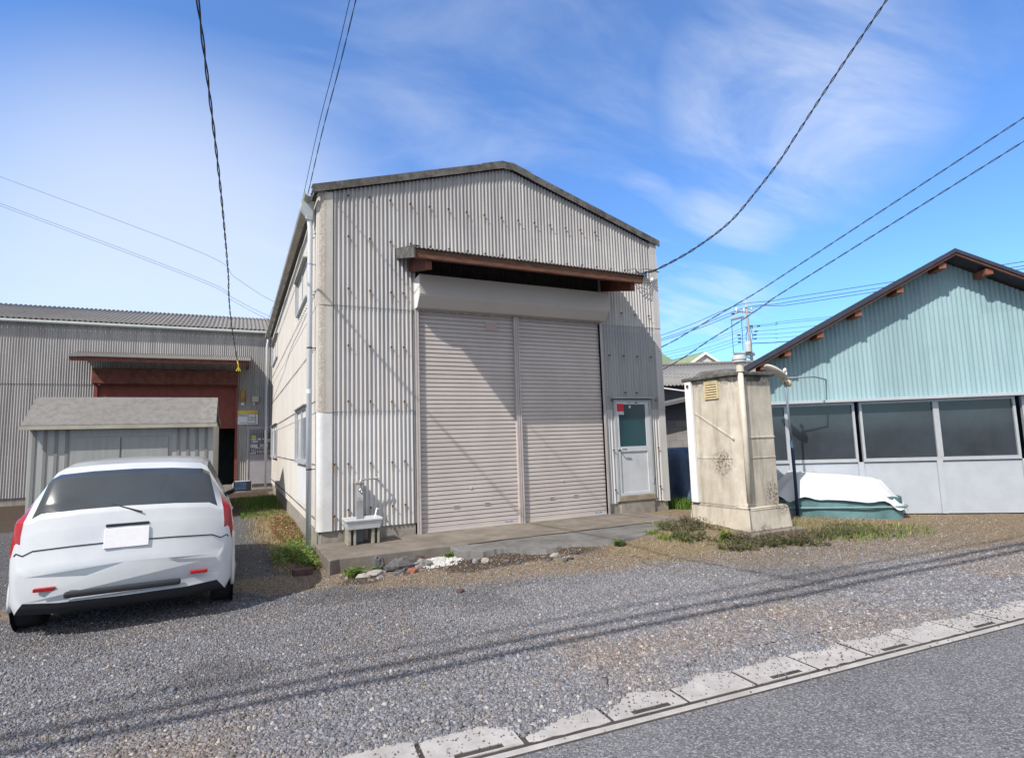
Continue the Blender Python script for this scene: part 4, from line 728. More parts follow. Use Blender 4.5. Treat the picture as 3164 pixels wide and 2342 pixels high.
MB().lathe([(.056, 0), (.056, .10), (.05, .12)], (5.705, -2.372, 2.09), 18).build('pipe_collar', M['pipe_cream'], pv)
b = MB(); b.lathe([(.05, 0), (.05, .05)], (5.705, -2.372, 2.19), 18); b.lathe([(.098, 0), (.094, .02), (.075, .035)], (5.705, -2.372, 2.235), 24); b.lathe([(.10, 0), (.105, .015), (.10, .055), (.07, .075), (.01, .08)], (5.705, -2.372, 2.262), 24); b.build('pipe_cap', M['trafo'], pv, smooth=False)
b = MB()
for x, y in ((5.60, -1.28), (5.615, -2.43), (6.44, -2.43)):
    b.tube([(x+.018*cos(a), y, .115+.026*sin(a)) for a in np.linspace(0, 2*pi, 11)], .005, 6)
    b.tube([(x, y, .092), (x+(-.02 if x < 6 else .04), y-.04, -.20)], .003, 5)
b.tube([(5.59, -1.26, .088), (5.605, -2.44, .086), (6.45, -2.44, .086)], .004, 5); b.build('lifting_rings', M['rusty'], oh)
b = MB(); b.prism([(x, y, -.45) for x, y in ((5.44, -1.0), (5.44, -2.50), (5.52, -2.60), (6.56, -2.60), (6.56, -1.0))], (0, 0, .213)); struct(b.build('outhouse_pad', M['concrete'], bev=.01), 'concrete pad under the outhouse')

# ------------------------------------------------------------ blue tarpaulin heap between workshop and outhouse
def drape(name, c, sx, sy, h, mat, label, cat, seed, rz=0, z0=-.33, top=.75, fold=.05):
    b = MB(); nu, nv = 96, 16
    def f(i, j):
        a = 2*pi*i/nu; t = j/(nv-1); sq = 1/max(abs(cos(a)), abs(sin(a)), .72)
        if t < .35: k = top*(t/.35)**.8; z = h-.04*(t/.35)**2+.03*sin(3*a+seed)*(t/.35)
        else: q = (t-.35)/.65; k = top+(1-top)*q**.8; z = h-.04-(h-.04)*q**1.05
        q = max(0, (t-.35)/.65); wv = 1+fold*q*(sin(9*a+seed)+.6*sin(17*a+2*seed)+.4*sin(5*a)+.35*sin(29*a+seed))
        x, y = sx*k*sq*cos(a)*wv, sy*k*sq*sin(a)*wv; return (x, y, max(0, z))
    b.grid(nu+1, nv, f); o = b.build(name, mat, None, (c[0], c[1], z0), local=True, smooth=True, rot=rz); return tag(o, label, cat) if label else o
drape('tarpaulin_heap', (7.75, 1.55), .95, 1.05, 1.22, M['tarp'], 'dark blue tarpaulin draped over a heap between workshop and outhouse', 'tarpaulin', 2.1, .2, fold=.13)

# ------------------------------------------------------------ blue building on the right
BA = -radians(25.97); BB = BA-radians(10)
bb = empty('blue_building', (7.82, -1.21, -.30), 'light blue corrugated building with rust purlin ends and dark sliding windows', 'building', BB)
bz = lambda z: z+.30
rk = lambda x: 2.337+.527*(x+.373) if x < 3.0 else 2.337+.527*3.373-.527*(x-3.0)
def bcorr(x0, x1, z0, zt, name, mat, y=0, pit=.0763, amp=.008):
    n = int((x1-x0)/pit*8)+1; b = MB(); b.grid(n, 6, lambda i, j: (x0+(x1-x0)*i/(n-1), y-amp*cos(2*pi*(x0+(x1-x0)*i/(n-1))/pit), bz(z0+(zt(x0+(x1-x0)*i/(n-1))-z0)*j/5))); return b.build(name, mat, bb, local=True, smooth=True)
bcorr(-.28, 6.25, 1.70, lambda x: rk(x)-.02, 'gable_wall', M['bluewall'])
b = MB(); b.box(-.28, -.26, .02, 2.5, 0, bz(2.3)); b.box(6.24, 6.26, .02, 2.5, 0, bz(2.3)); b.box(-.28, 6.26, 2.5, 2.52, 0, bz(2.3)); b.build('wall', M['bluewall'], bb, local=True)
b = MB(); b.box(-.28, 6.26, .02, .05, 0, bz(.585)); b.build('lower_wall', M['bluepanel'], bb, local=True)
for q in (.21, 1.35, 2.6, 3.9, 5.1):
    b = MB(); b.box(q-.045, q+.045, -.015, .02, 0, bz(.60)); b.build('wall_batten', M['bluepanel'], bb, local=True)
b = MB(); b.box(-.34, 6.3, -.16, .03, bz(1.665), bz(1.715)); b.build('ledge', M['bluepanel'], bb, local=True, bev=.005)
for i, (x0, x1) in enumerate(((-.27, 1.32), (1.40, 3.85), (3.95, 6.2))):
    b = MB(); f = .04; b.box(x0, x1, -.01, .05, bz(.60), bz(.66)); b.box(x0, x1, -.01, .05, bz(1.62), bz(1.66)); xm = .19 if i == 0 else (x0+x1)/2
    for a in (x0, xm-.045, x1-f): b.box(a, a+(f if a != xm-.045 else .09), -.012, .05, bz(.66), bz(1.62))
    wn = b.build('window', M['alu'], bb, local=True); b = MB(); b.box(x0+f, x1-f, .02, .03, bz(.66), bz(1.62)); b.build('pane', M['dark_glass'], wn, local=True)
for s0, s1 in ((-.95, 3.0), (7.0, 3.0)):
    b = MB(); n = 50; z0_, z1_ = rk(s0)+.03, rk(s1)+.03
    for q in np.arange(-.40, 2.7, .38): b.prism([(s0, q, bz(z0_)+.044), (s0, q, bz(z0_)+.075), (s1, q, bz(z1_)+.075), (s1, q, bz(z1_)+.044)], (0, .03, 0))
    b.prism([(s0, -.42, bz(z0_)), (s0, -.42, bz(z0_)+.045), (s1, -.42, bz(z1_)+.045), (s1, -.42, bz(z1_))], (0, 3.2, 0)); b.build('roof', M['blueroof'], bb, local=True)
    b = MB(); b.prism([(s0, -.40, bz(z0_)-.045), (s0, -.40, bz(z0_)-.001), (s1, -.40, bz(z1_)-.001), (s1, -.40, bz(z1_)-.045)], (0, .05, 0)); b.build('bargeboard', M['brownfascia'], bb, local=True)
for x in (-.60, -.23, .19, .75, 1.4, 2.1, 2.8, 3.5, 4.3, 5.1):
    b = MB(); zz = bz(rk(x))-.07; b.box(x-.055, x+.055, -.36, .0, zz-.05, zz+.05); b.build('purlin_end', M['purlin'], bb, local=True)
# satellite dish on its pole
def camp(u, v, D): r = fw*D+r2*D*(u-1582)/1743.07-u2*D*(v-1171)/1743.07; return CAM+r
sd = empty('satellite_dish', (7.50, -1.72, -.33), 'cream satellite dish seen edge on, tilted on a thin grey pole before the blue wall', 'satellite dish')
A = Vector((7.02, -1.72, 2.30)); B = Vector((7.33, -1.85, 2.035)); axv = (B-A).normalized(); nrm = Vector((.50, -.18, .80)); nrm = (nrm-axv*nrm.dot(axv)).normalized(); sidev = axv.cross(nrm); Cc = (A+B)/2
b = MB(); nu, nv = 32, 7; R = (B-A).length/2
b.grid(nu+1, nv, lambda i, j: Cc+R*(j/(nv-1))*(cos(2*pi*i/nu)*axv+.85*sin(2*pi*i/nu)*sidev)+nrm*(.05*((j/(nv-1))**2-1)+.035)); d_ = b.build('dish', M['dish'], sd, smooth=True, solid=.012)
b = MB(); b.tube([Cc+axv*R*.95, Cc+axv*R*.75+nrm*.13, Cc+axv*R*.5+nrm*.16], .012, 8); b.lathe([(.012, 0), (.028, .02), (.024, .06)], Cc+axv*R*.50+nrm*.12, 12, nrm); b.build('feed_arm', M['white'], sd)
b = MB(); p = Vector((7.41, -1.86, 1.99)); b.lathe([(.02, 0), (.055, .01), (.062, .05), (.03, .075)], p-Vector((.02, -.03, 0)), 16, (.3, -1, .1)); b.tube([B-axv*.06-nrm*.02, p], .018, 8); b.build('mount', M['dishmount'], sd)
MB().tube([(7.345, -1.835, 2.06), (7.40, -1.805, 1.55), (7.455, -1.78, 1.02)], .019, 12).build('pole', M['bluepole'], sd, smooth=True)
MB().tube([(7.455, -1.78, 1.03), (7.51, -1.745, .3), (7.56, -1.70, -.36)], .027, 12).build('pole_sleeve', M['navypole'], sd, smooth=True)
MB().tube([(7.35, -1.83, 2.085), (7.8, -2.06, 2.09), (8.55, -1.74, 2.09)], .013, 8).build('strut', M['bluepole'], sd, smooth=True)
# covered heap by the blue wall
mh = empty('covered_heap', (8.35, -1.86, -.33), 'low heap under a white and teal cover at the foot of the blue wall', 'covered heap', BB)
def heap(name, sx, sy, z0, z1, mat, k0, k1, rough=.03):
    b = MB(); nu, nv = 80, 10
    def f(i, j):
        a = 2*pi*i/nu; t = j/(nv-1); k = k0+(k1-k0)*t; e = .55; x = sx*k*math.copysign(abs(cos(a))**e, cos(a)); y = sy*k*math.copysign(abs(sin(a))**e, sin(a)); z = z0+(z1-z0)*t
        if z0 > .2: z += (1-t)*(.045*sin(4*a+1)+.03*sin(9*a)+.02*sin(15*a)); z -= .11*(x/sx)+.04*(x/sx)**2-.05
        return (x+rough*sin(7*a+z*5)*(1-t*.3), y+rough*.6*sin(9*a+z*9), z+.015*sin(5*a))
    b.grid(nu+1, nv, f)
    if z0 > .2: o = len(b.v); b.f.append(tuple(range(o-nu-1, o-1)))
    return b.build(name, mat, mh, local=True, smooth=True)
heap('white_cover', 1.04, .35, .27, .69, M['tarp_white'], 1.03, .66, .03); heap('teal_cover', 1.0, .31, -.02, .36, M['tarp_green'], 1.02, .99)
b = MB(); b.tube([(1.06*math.copysign(abs(cos(a))**.55, cos(a)), .345*math.copysign(abs(sin(a))**.55, sin(a)), .21) for a in np.linspace(0, 2*pi, 60)], .018, 6); b.build('strap', M['strap'], mh, local=True)

# ------------------------------------------------------------ houses behind, on the right
def frame(depth, lat): return CAM+Vector((sin(YAW), cos(YAW), 0))*depth+rt*lat
def farthing(name, depth, lat, label, cat): p = frame(depth, lat); return empty(name, (p.x, p.y, 0), label, cat, BA)
gb = farthing('block_outhouse', 16.8, 5.0, 'grey concrete block shed with a dark lean-to roof behind the blue tarpaulin', 'shed')
b = MB(); b.box(-2.5, 3.0, 0, .15, -.35, 1.60); b.build('block_wall', M['blockwall'], gb, local=True)
b = MB(); b.prism([(-2.5, .01, 1.602), (3.0, .01, 1.602), (3.0, .01, 2.75), (-2.5, .01, 1.72)], (0, .12, 0)); b.build('plank_wall', M['greywall'], gb, local=True)
b = MB(); b.prism([(-2.6, -.55, 1.70), (-2.6, -.55, 1.76), (3.1, -.55, 2.86), (3.1, -.55, 2.80)], (0, 2.0, 0)); b.build('lean_to_roof', M['greyroof'], gb, local=True)
b = MB(); b.prism([(-2.6, -.58, 1.62), (-2.6, -.58, 1.71), (3.1, -.58, 2.81), (3.1, -.58, 2.72)], (0, .025, 0)); b.build('bargeboard', M['greywall'], gb, local=True)
gs = farthing('grey_roofed_house', 19.0, 8.0, 'long low house with a wide weathered grey slate roof behind the outhouse', 'house')
b = MB(); b.box(-6, 5.5, .5, 4.5, -.3, 2.9); b.build('wall', M['greywall'], gs, local=True)
b = MB(); b.box(-1.35, -.35, .44, .498, 2.28, 2.66); wv = b.build('window', M['alu'], gs, local=True); b = MB(); b.box(-1.3, -.4, .42, .438, 2.31, 2.63); b.build('pane', M['dark_glass'], wv, local=True)
b = MB(); n = 11.8/.13*6; n = int(n); b.grid(n, 3, lambda i, j: (-6.1+11.8*i/(n-1), j*1.35, 2.84+.5*j-.012*(-6.1+11.8*i/(n-1))*0+.02*cos(2*pi*i/6))); b.build('roof', M['greyroof'], gs, local=True, smooth=True, solid=.015)
b = MB(); b.grid(2, 2, lambda i, j: (-6.1+11.8*i, 2.7+2.6*j, 3.84-1.0*j)); b.build('roof_back', M['greyroof'], gs, local=True, solid=.02)
b = MB(); b.tube([(-6, 0, 3.88-.04), (-6+0, 2.7, 3.86), (5.6, 2.7, 3.86)], .07, 6) if False else b.tube([(-6.1, 2.7, 3.87), (5.7, 2.7, 3.87)], .07, 8); b.build('ridge_tile', M['roof'], gs, local=True)
gh = farthing('green_roofed_house', 35.5, 10.15, 'far house with a green metal roof and a pale gable', 'house')
b = MB(); b.box(-6, 3.6, .8, 8, -.3, 4.6); b.build('wall', M['housewall'], gh, local=True)
gh.location.z = .38
b = MB(); b.prism([(-5.8, 4, 6.72), (.35, 4, 6.62), (1.3, .3, 4.75), (-6.4, .3, 4.75)], (0, 0, -.1)); b.prism([(-5.8, 4.001, 6.72), (.35, 4.001, 6.62), (1.3, 8, 4.75), (-6.4, 8, 4.75)], (0, 0, -.1)); b.build('roof', M['greenroof'], gh, local=True)
b = MB(); b.prism([(-.9, 4, 5.55), (2.25, .2, 5.98), (.95, .2, 5.18), (-1.6, .9, 5.0)], (0, 0, -.06)); b.prism([(2.25, .2, 5.98), (2.25, 5, 5.98), (3.5, 5, 5.05), (3.5, .2, 5.05)], (0, 0, -.06)); b.prism([(-.9, 4, 5.55), (2.25, 5, 5.98), (2.25, .2, 5.98)], (0, 0, -.05)); b.build('wing_roof', M['greenroof'], gh, local=True)
b = MB(); b.prism([(.9, .14, 5.12), (2.25, .14, 5.98), (3.55, .14, 5.02), (3.35, .14, 5.02), (2.25, .14, 5.80), (1.2, .14, 5.12)], (0, .1, 0)); b.build('gable_trim', M['white'], gh, local=True)
b = MB(); b.prism([(1.0, .32, 4.4), (1.0, .32, 5.05), (2.25, .32, 5.85), (3.4, .32, 5.0), (3.4, .32, 4.4)], (0, .2, 0)); b.build('gable', M['housewall'], gh, local=True)

# ------------------------------------------------------------ utility pole
D0 = 42
up_ = empty('utility_pole', (33.5, 21.3, -.3), 'far concrete utility pole carrying crossarms and a pale transformer', 'utility pole')
zc = lambda a, c, D=D0: camp(1900+a/3.3034, 750+c/3.3034, D)
T, Bt = zc(1333, 585), zc(1405, 1270); Bt2 = T+(Bt-T)*((T.z+.4)/(T.z-Bt.z))
MB().tube([T, T+(Bt2-T)*.1, Bt2], [.045, .085, .16], 12).build('pole_shaft', M['pole'], up_, smooth=True)
def arm(a, c, w=.07, name='crossarm', mat='galv'):
    b = MB(); b.tube([zc(*a), zc(*c)], w, 6); return b.build(name, M[mat], up_)
arm((1215, 700), (1405, 712)); arm((1185, 788), (1312, 755), .09); arm((1215, 1138), (1425, 1138), .13, 'platform'); arm((1335, 862), (1410, 866), .08); arm((1290, 1148), (1385, 1180), .05, 'stay')
for q in ((1240, 685), (1318, 688), (1394, 690)):
    b = MB(); b.lathe([(.03, -.20), (.08, -.16), (.06, .0), (.085, .06), (.03, .20)], zc(*q), 10); b.build('insulator', M['porcelain'], up_, smooth=True)
b = MB(); b.lathe([(.19, 0), (.23, .03), (.23, .62), (.19, .68), (.06, .70)], zc(1345, 1120)-fw*.3, 16); tfo = b.build('transformer', M['trafo'], up_, smooth=False)
b = MB()
for q in (-.2, 0, .2): b.lathe([(.03, 0), (.04, .08), (.025, .2)], zc(1345, 1120)-fw*.3+rt*q*.6+Vector((0, 0, .66)), 8)
b.build('bushing', M['porcelain'], tfo)
for q in ((1390, 850), (1465, 853), (1440, 905), (1430, 940), (1432, 980), (1265, 943), (1275, 978), (1270, 1015), (1205, 725)):
    b = MB(); b.tube([zc(q[0]-16, q[1]+2), zc(q[0]+16, q[1]-2)], [.05, .09, .05] if False else .05, 6); b.build('dead_end_clamp', M['wire'], up_)
for q in (((1352, 880), (1338, 960), (1345, 1040)), ((1385, 880), (1410, 960), (1395, 1000)), ((1190, 790), (1200, 960), (1210, 1130)), ((1290, 770), (1302, 950), (1308, 1100)), ((1370, 990), (1392, 1010), (1398, 1060))):
    b = MB(); b.tube([zc(*p) for p in q], .022, 5); b.build('jumper_wire', M['wire_far'], up_)

# ------------------------------------------------------------ wires
def wire(pts, r, label, name='overhead_wire', mat='wire', n=6, sag=0, twist=0, group=None):
    P = [Vector(p) for p in pts]; Q = []
    for i in range(len(P)-1):
        p0, p1, p2, p3 = P[max(i-1, 0)], P[i], P[i+1], P[min(i+2, len(P)-1)]
        for k in range(12):
            t = k/12; q = .5*((2*p1)+(p2-p0)*t+(2*p0-5*p1+4*p2-p3)*t*t+(3*p1-p0-3*p2+p3)*t**3); Q.append(q-Vector((0, 0, sag*4*((i+t)/(len(P)-1))*(1-(i+t)/(len(P)-1)))))
    Q.append(P[-1]); b = MB()
    if twist:
        for ph in (0, pi):
            D = [0]
            for a, c in zip(Q, Q[1:]): D.append(D[-1]+(c-a).length)
            m = int(D[-1]/.06); R = []
            for j in range(m+1):
                d = D[-1]*j/m; i = min(np.searchsorted(D, d, 'right')-1, len(Q)-2); t = (d-D[i])/max(1e-6, D[i+1]-D[i]); p = Q[i].lerp(Q[i+1], t); w_ = 2*pi*d/twist+ph; R.append(p+Vector((cos(w_)*r*1.0, sin(w_)*r*.6, sin(w_)*r*1.0)))
            b.tube(R, r*.8, 5)
    else: b.tube(Q, r, n)
    return tag(b.build(name, M[mat], smooth=True), label, 'wire', group)
# service drop to the workshop, right
wire([(5.92, -.11, 4.29), (6.14, -.16, 4.34), (6.97, -.30, 4.79), (7.81, -.50, 5.40), (8.37, -.75, 6.06), (8.80, -1.0, 6.66), (9.06, -1.3, 7.20), (9.45, -2.0, 8.2), (9.9, -3.2, 9.6)], .014, 'thick dark service cable curving down to the right corner of the workshop', 'service_cable', twist=.5)
# two thin wires along the left eave
wire([(-.20, 12.2, 5.42), (-.19, 5.5, 4.95), (-.17, 1.6, 5.03), (-.15, -1, 5.33), (-.08, -3, 5.70), (.05, -8, 6.9)], .0038, 'thin straight wire running over the left eave of the workshop')
wire([(-.17, 12.2, 5.38), (-.15, 5.5, 4.92), (-.12, 1.6, 4.99), (-.10, -1, 5.28), (-.03, -3, 5.66), (.10, -8, 6.85)], .0042, 'wavy twisted wire running over the left eave of the workshop', twist=.7)
# twisted cable to the red garage
wire([(-1.09, 11.0, 3.93), (-1.20, 8.3, 4.25), (-1.25, 6.4, 4.44), (-1.265, 4.95, 4.60), (-1.262, 4.0, 4.70), (-1.32, 0, 4.90), (-1.48, -4, 5.5), (-1.7, -8, 6.6)], .010, 'twisted dark cable dropping to the canopy of the red garage', 'service_cable', twist=.9)
# street cables overhead; they throw the long shadows on the gravel
for y, z, r, lb in ((-7.70, 6.7, .038, 'thick street cable overhead, the lower of the two bundles'), (-7.78, 7.35, .034, 'thick street cable overhead, the upper of the two bundles'), (-7.75, 7.9, .016, 'thin street wire overhead above the two bundles')):
    wire([(-14, y+.42, z+.25), (-4, y+.12, z+.02), (4, y-.12, z), (14, y-.42, z+.2)], r, lb)
# distant wires from the utility pole
def far_wire(pts, lab, D=D0, r=.022, mat='wire_far'): wire([zc(a, c, d) if d else zc(a, c, D) for a, c, d in pts], r, lab, mat=mat, n=5, group='distant power lines')
for i, (a, m_, c) in enumerate((((250, 1005), (1240, 665), (1975, 532)), ((250, 1040), (1318, 690), (1975, 575)), ((250, 1058), (1394, 690), (1975, 606)))):
    far_wire([(-600, a[1]+170, 52), (a[0], a[1], 45), ((a[0]+m_[0])/2, (a[1]+m_[1])/2+12, 43.5), (m_[0], m_[1]-22, 42), ((m_[0]+c[0])/2, (m_[1]+c[1])/2-6, 41), (c[0], c[1], 40), (4700, c[1]-420, 33)], ['topmost', 'middle', 'lowest'][i]+' of the three dark lines on the pole top insulators')
for i, (y0, y1, y2, y3) in enumerate(((1130, 860, 848, 785), (1155, 885, 862, 805), (1190, 940, 905, 862), (1215, 975, 940, 908), (1240, 1012, 980, 950))):
    far_wire([(-600, y0+190, 50), (480, y0-4, 44.5), (920, (y0+y1)/2+14, 43), (1350, y1-6, 42)], f"thin grey line left of the utility pole, {ORD[i]} from the top", r=.012)
    far_wire([(1400, y2, 42), (1640, (y2+y3)/2+5, 41.5), (1900, y3, 41), (4700, y3-260, 35)], f"thin line right of the utility pole, {ORD[i]} from the top", r=.014)
far_wire([(1400, 1028, 42), (1640, 1018, 41.5), (1880, 998, 41), (4700, 780, 35)], 'thicker dark line right of the utility pole below the thin lines', r=.032)
for i, pts in enumerate((((465, 1070, 20), (740, 920, 19.5), (1040, 745, 19), (1450, 505, 18.5), (1883, 225, 18), (6200, -2600, 12)), ((480, 1298, 20), (1000, 972, 19), (1330, 768, 18.6), (1560, 612, 18.3), (1883, 400, 18), (6200, -2300, 12)))):
    P = [(-400, pts[0][1]+400, 22)]+list(pts); wire([zc(*p) for p in P], .013, ('upper' if i == 0 else 'lower')+' of the two twisted cables crossing the sky right of the workshop', 'service_cable', 'wire_far', twist=.8)
zl_ = lambda a, c, D: camp(700+a/3.3033, 700+c/3.3033, D)
for i, (p, q) in enumerate((((-300, 250), (480, 765)), ((-300, 520), (440, 915)), ((-300, 545), (435, 948)))):
    wire([zl_(p[0]-2400, p[1]-900, 30), zl_(*p, 30), zl_((p[0]+q[0])/2, (p[1]+q[1])/2+14, 29.5), zl_(*q, 29), zl_(q[0]+500, q[1]+160, 28.5)], .009, f"thin wire in the sky left of the workshop, {ORD[i]} from the top", mat='wire_far', n=5)
wire([zc(490, 1485, 15.6), zc(600, 1500, 15.6), zc(735, 1517, 15.6), zc(900, 1530, 15.6)], .022, 'white pipe crossing the gap behind the workshop corner', 'white_pipe', 'white')

# ------------------------------------------------------------ red garage behind, left
GY0 = 12.42
rg = empty('red_garage', (-4.5, 14.5, -.25), 'shaded grey corrugated garage with brick red shutter and rust canopy', 'garage')
def gcorr(x0, x1, z0, z1, mat, y=GY0): return corr(x0, x1, y, z0, z1, 'front_cladding', mat, rg, per=8)
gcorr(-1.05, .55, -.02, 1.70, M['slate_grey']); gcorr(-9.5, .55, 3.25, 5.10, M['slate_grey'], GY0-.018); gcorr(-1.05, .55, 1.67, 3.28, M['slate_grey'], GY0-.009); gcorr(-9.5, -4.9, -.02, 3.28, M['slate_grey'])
b = MB(); b.box(-9.5, .55, GY0+.03, GY0+.10, -.4, .02); b.build('foundation', M['found'], rg)
b = MB(); b.box(-9.5, -9.45, GY0, 18, -.3, 5.1); b.box(.5, .55, GY0+.1, 18, -.3, 5.1); b.build('end_wall', M['slate_grey'], rg)
slope(GY0-.14, 5.17, GY0+3.2, 6.25, -9.8, .75, .13, .022, 'roof', M['roof'], rg, along='x'); slope(GY0+6.6, 5.17, GY0+3.2, 6.25, -9.8, .75, .13, .022, 'roof', M['roof'], rg, along='x')
b = MB(); b.box(-9.8, .3, GY0-.215, GY0-.115, 5.03, 5.12); b.build('gutter', M['hopper'], rg, bev=.03)
slope(GY0-1.35, 3.93, GY0, 4.25, -5.4, -.70, PIT, .009, 'canopy_roof', M['roof'], rg, along='x', thick=.006)
b = MB(); b.box(-5.35, -.75, GY0-1.30, GY0-1.24, 3.80, 3.915); b.box(-.80, -.74, GY0-1.24, GY0-.03, 3.80, 3.90); b.build('canopy_beam', M['rust'], rg)
b = MB(); b.box(-5.0, -1.06, GY0-.32, GY0-.02, 3.25, 3.72); b.build('shutter_box', M['rust'], rg, bev=.02)
b = MB(); z = 3.25; prof = []
while z > 1.88: prof += [(.0, z), (-.004, z-.04), (-.012, z-.06), (.006, z-.066)]; z -= .0668
n = len(prof); b.add([(x, GY0+.03+y, z) for x in (-4.9, -1.12) for y, z in prof], [(i, i+n, i+n+1, i+1) for i in range(n-1)]); b.build('shutter_curtain', M['brick_shutter'], rg)
for x in (-1.12, -4.96):
    b = MB(); b.box(x, x+.075, GY0-.05, GY0+.06, -.24, 3.26); b.build('guide_rail', M['brick_shutter'], rg)
b = MB(); b.box(-4.9, -1.12, GY0+2.5, GY0+2.55, -.25, 3.3); b.box(-4.9, -1.12, GY0+.1, GY0+2.5, 3.28, 3.3); b.build('dim_interior', M['interior'], rg)
b = MB(); b.box(-.75, -.70, GY0-.04, GY0+.05, 0, 1.88); b.box(.12, .17, GY0-.04, GY0+.05, 0, 1.88); b.box(-.70, .12, GY0-.04, GY0+.05, 1.83, 1.88); b.build('door_frame', M['door_frame'], rg)
b = MB()
for q in ((-.69, .11, 1.78, 1.825), (-.69, .11, 0, .96), (-.69, -.655, .96, 1.78), (.075, .11, .96, 1.78)): b.box(q[0], q[1], GY0-.02, GY0+.02, q[2], q[3])
gd = b.build('door', plain('grey_door', (.34, .33, .36), .6, .06, 4), rg)
b = MB(); b.box(-.656, .076, GY0-.005, GY0+.005, .958, 1.782); gp = b.build('door_pane', M['navyglass'], gd)
def sticker(x0, x1, z0, z1, mat='paper', rnd=False):
    b = MB(); y = GY0-.0075
    if rnd: b.add([((x0+x1)/2+(x1-x0)/2*cos(a), y, (z0+z1)/2+(z1-z0)/2*sin(a)) for a in np.linspace(0, 2*pi, 20)[:-1]], [tuple(range(19))])
    else: b.add([(x0, y, z0), (x1, y, z0), (x1, y, z1), (x0, y, z1)], [(0, 1, 2, 3)])
    b.build('pane_sticker', M[mat], gp)
sticker(-.62, -.47, 1.50, 1.60, 'yellow', True)
for q in ((-.66+.02, -.44, 1.44, 1.49), (-.41, -.33, 1.44, 1.50), (-.30, -.24, 1.45, 1.49), (-.60, -.42, 1.36, 1.42), (-.64, -.44, 1.19, 1.30), (-.21, -.05, 1.42, 1.47), (-.22, -.06, 1.36, 1.41), (-.50, -.33, 1.165, 1.19), (-.31, -.12, 1.16, 1.18)): sticker(*q, rnd=(q[1]-q[0] > .17 and q[2] > 1.3))
sticker(-.36, -.10, 1.215, 1.30); text('EARLY', (-.23, GY0-.0095, 1.257), .075, M['ink'], gp)
text('Snap-on', (-.27, GY0-.0095, 1.075), .16, M['paper'], gp, shear=.25, sx=1.35); sticker(-.66, -.47, .985, 1.02)
b = MB(); b.box(-.78, .2, GY0-.75, GY0+.05, -.45, -.13); b.build('door_step', M['concrete'], rg, bev=.01)
b = MB(); b.box(-6, -.78, GY0-.55, GY0+.05, -.45, -.19); struct(b.build('garage_apron', M['concrete'], bev=.01), 'concrete strip before the red garage')
sg = MB().box(-1.05, -.435, GY0-.05, GY0-.035, 1.965, 2.43).build('painted_sign', M['paper'], None); tag(sg, 'white hand painted sign with a yellow top band on the garage wall', 'sign')
b = MB(); b.prism([(-1.049, GY0-.0512, 2.43), (-1.049, GY0-.0512, 2.30), (-.75, GY0-.0512, 2.33), (-.436, GY0-.0512, 2.29), (-.436, GY0-.0512, 2.43)], (0, .001, 0)); b.build('yellow_band', M['yellow'], sg)
text('DRE\u0053\u0053', (-.895, GY0-.0535, 2.262), .12, M['ink'], sg, shear=.3); text('OUT', (-.60, GY0-.0535, 2.32), .125, M['red'], sg, shear=.2); text('Designs', (-.62, GY0-.0535, 2.20), .085, M['ink'], sg, shear=.3); text('Painting', (-.63, GY0-.0535, 2.115), .085, M['ink'], sg, shear=.3); text('1773.2 Palmetto', (-.745, GY0-.0535, 2.01), .075, M['ink'], sg, shear=.3)
lp = empty('wall_lamp', (-.905, GY0-.1, 2.6), 'amber oval lamp cover on a grey base above the painted sign', 'lamp')
b = MB(); b.lathe([(.03, 0), (.075, .05), (.085, .25), (.075, .40), (.02, .44)], (-.905, GY0-.10, 2.70), 16); b.build('lamp_cover', M['lamp'], lp, smooth=True); b = MB(); b.box(-.96, -.85, GY0-.10, GY0-.02, 2.58, 2.72); b.build('lamp_base', M['galv'], lp, bev=.01)
mb = empty('meter_box', (-.51, GY0-.1, 2.55), 'beige meter box on the garage wall above the door', 'meter box')
b = MB(); b.box(-.625, -.41, GY0-.13, GY0-.02, 2.71, 2.90); b.build('box_body', M['beige'], mb, bev=.01); b = MB(); b.box(-.60, -.53, GY0-.09, GY0-.02, 2.58, 2.705); b.tube([(-.52, GY0-.06, 2.71), (-.52, GY0-.06, 1.9)], .012, 6); b.build('conduit', M['beige'], mb)
b = MB(); b.tube([(-1.09, 11.0, 3.95), (-1.06, 11.0, 3.78)], .02, 6)
for q in (-.06, 0, .06): b.tube([(-1.05, 11.0, 3.72), (-1.05+q, 11.0, 3.58)], [.006, .016], 6)
b.tube([(-1.05, 11.0, 3.80), (-1.05, 11.0, 3.70)], .015, 6); b.build('cable_anchor', M['yellow'], rg)

# ------------------------------------------------------------ added grey shed further left, shaped to throw its shade on the lane
sh = empty('shade_shed', (-3.0, 7.4, -.3), 'added grey sheet metal shed beyond the white car, shaped to shade the lane', 'shed')
b = MB(); b.prism([(-4.6, 5.3, -.4), (-4.6, 9.2, -.4), (-4.6, 9.2, 1.75), (-4.6, 7.2, 1.85), (-4.6, 6.0, 2.25), (-4.6, 5.3, 1.75)], (3.1, 0, 0)); b.build('wall', plain('shed_steel', (.36, .37, .36), .6, .1, 3, stretch=(8, 8, .5)), sh)
b = MB(); b.prism([(-4.7, 5.15, 1.70), (-4.7, 6.0, 2.30), (-4.7, 7.2, 1.90), (-4.7, 9.3, 1.80), (-4.7, 9.3, 1.84), (-4.7, 7.2, 1.95), (-4.7, 6.0, 2.35), (-4.7, 5.15, 1.75)], (3.25, 0, 0)); b.build('roof', M['roof'], sh)
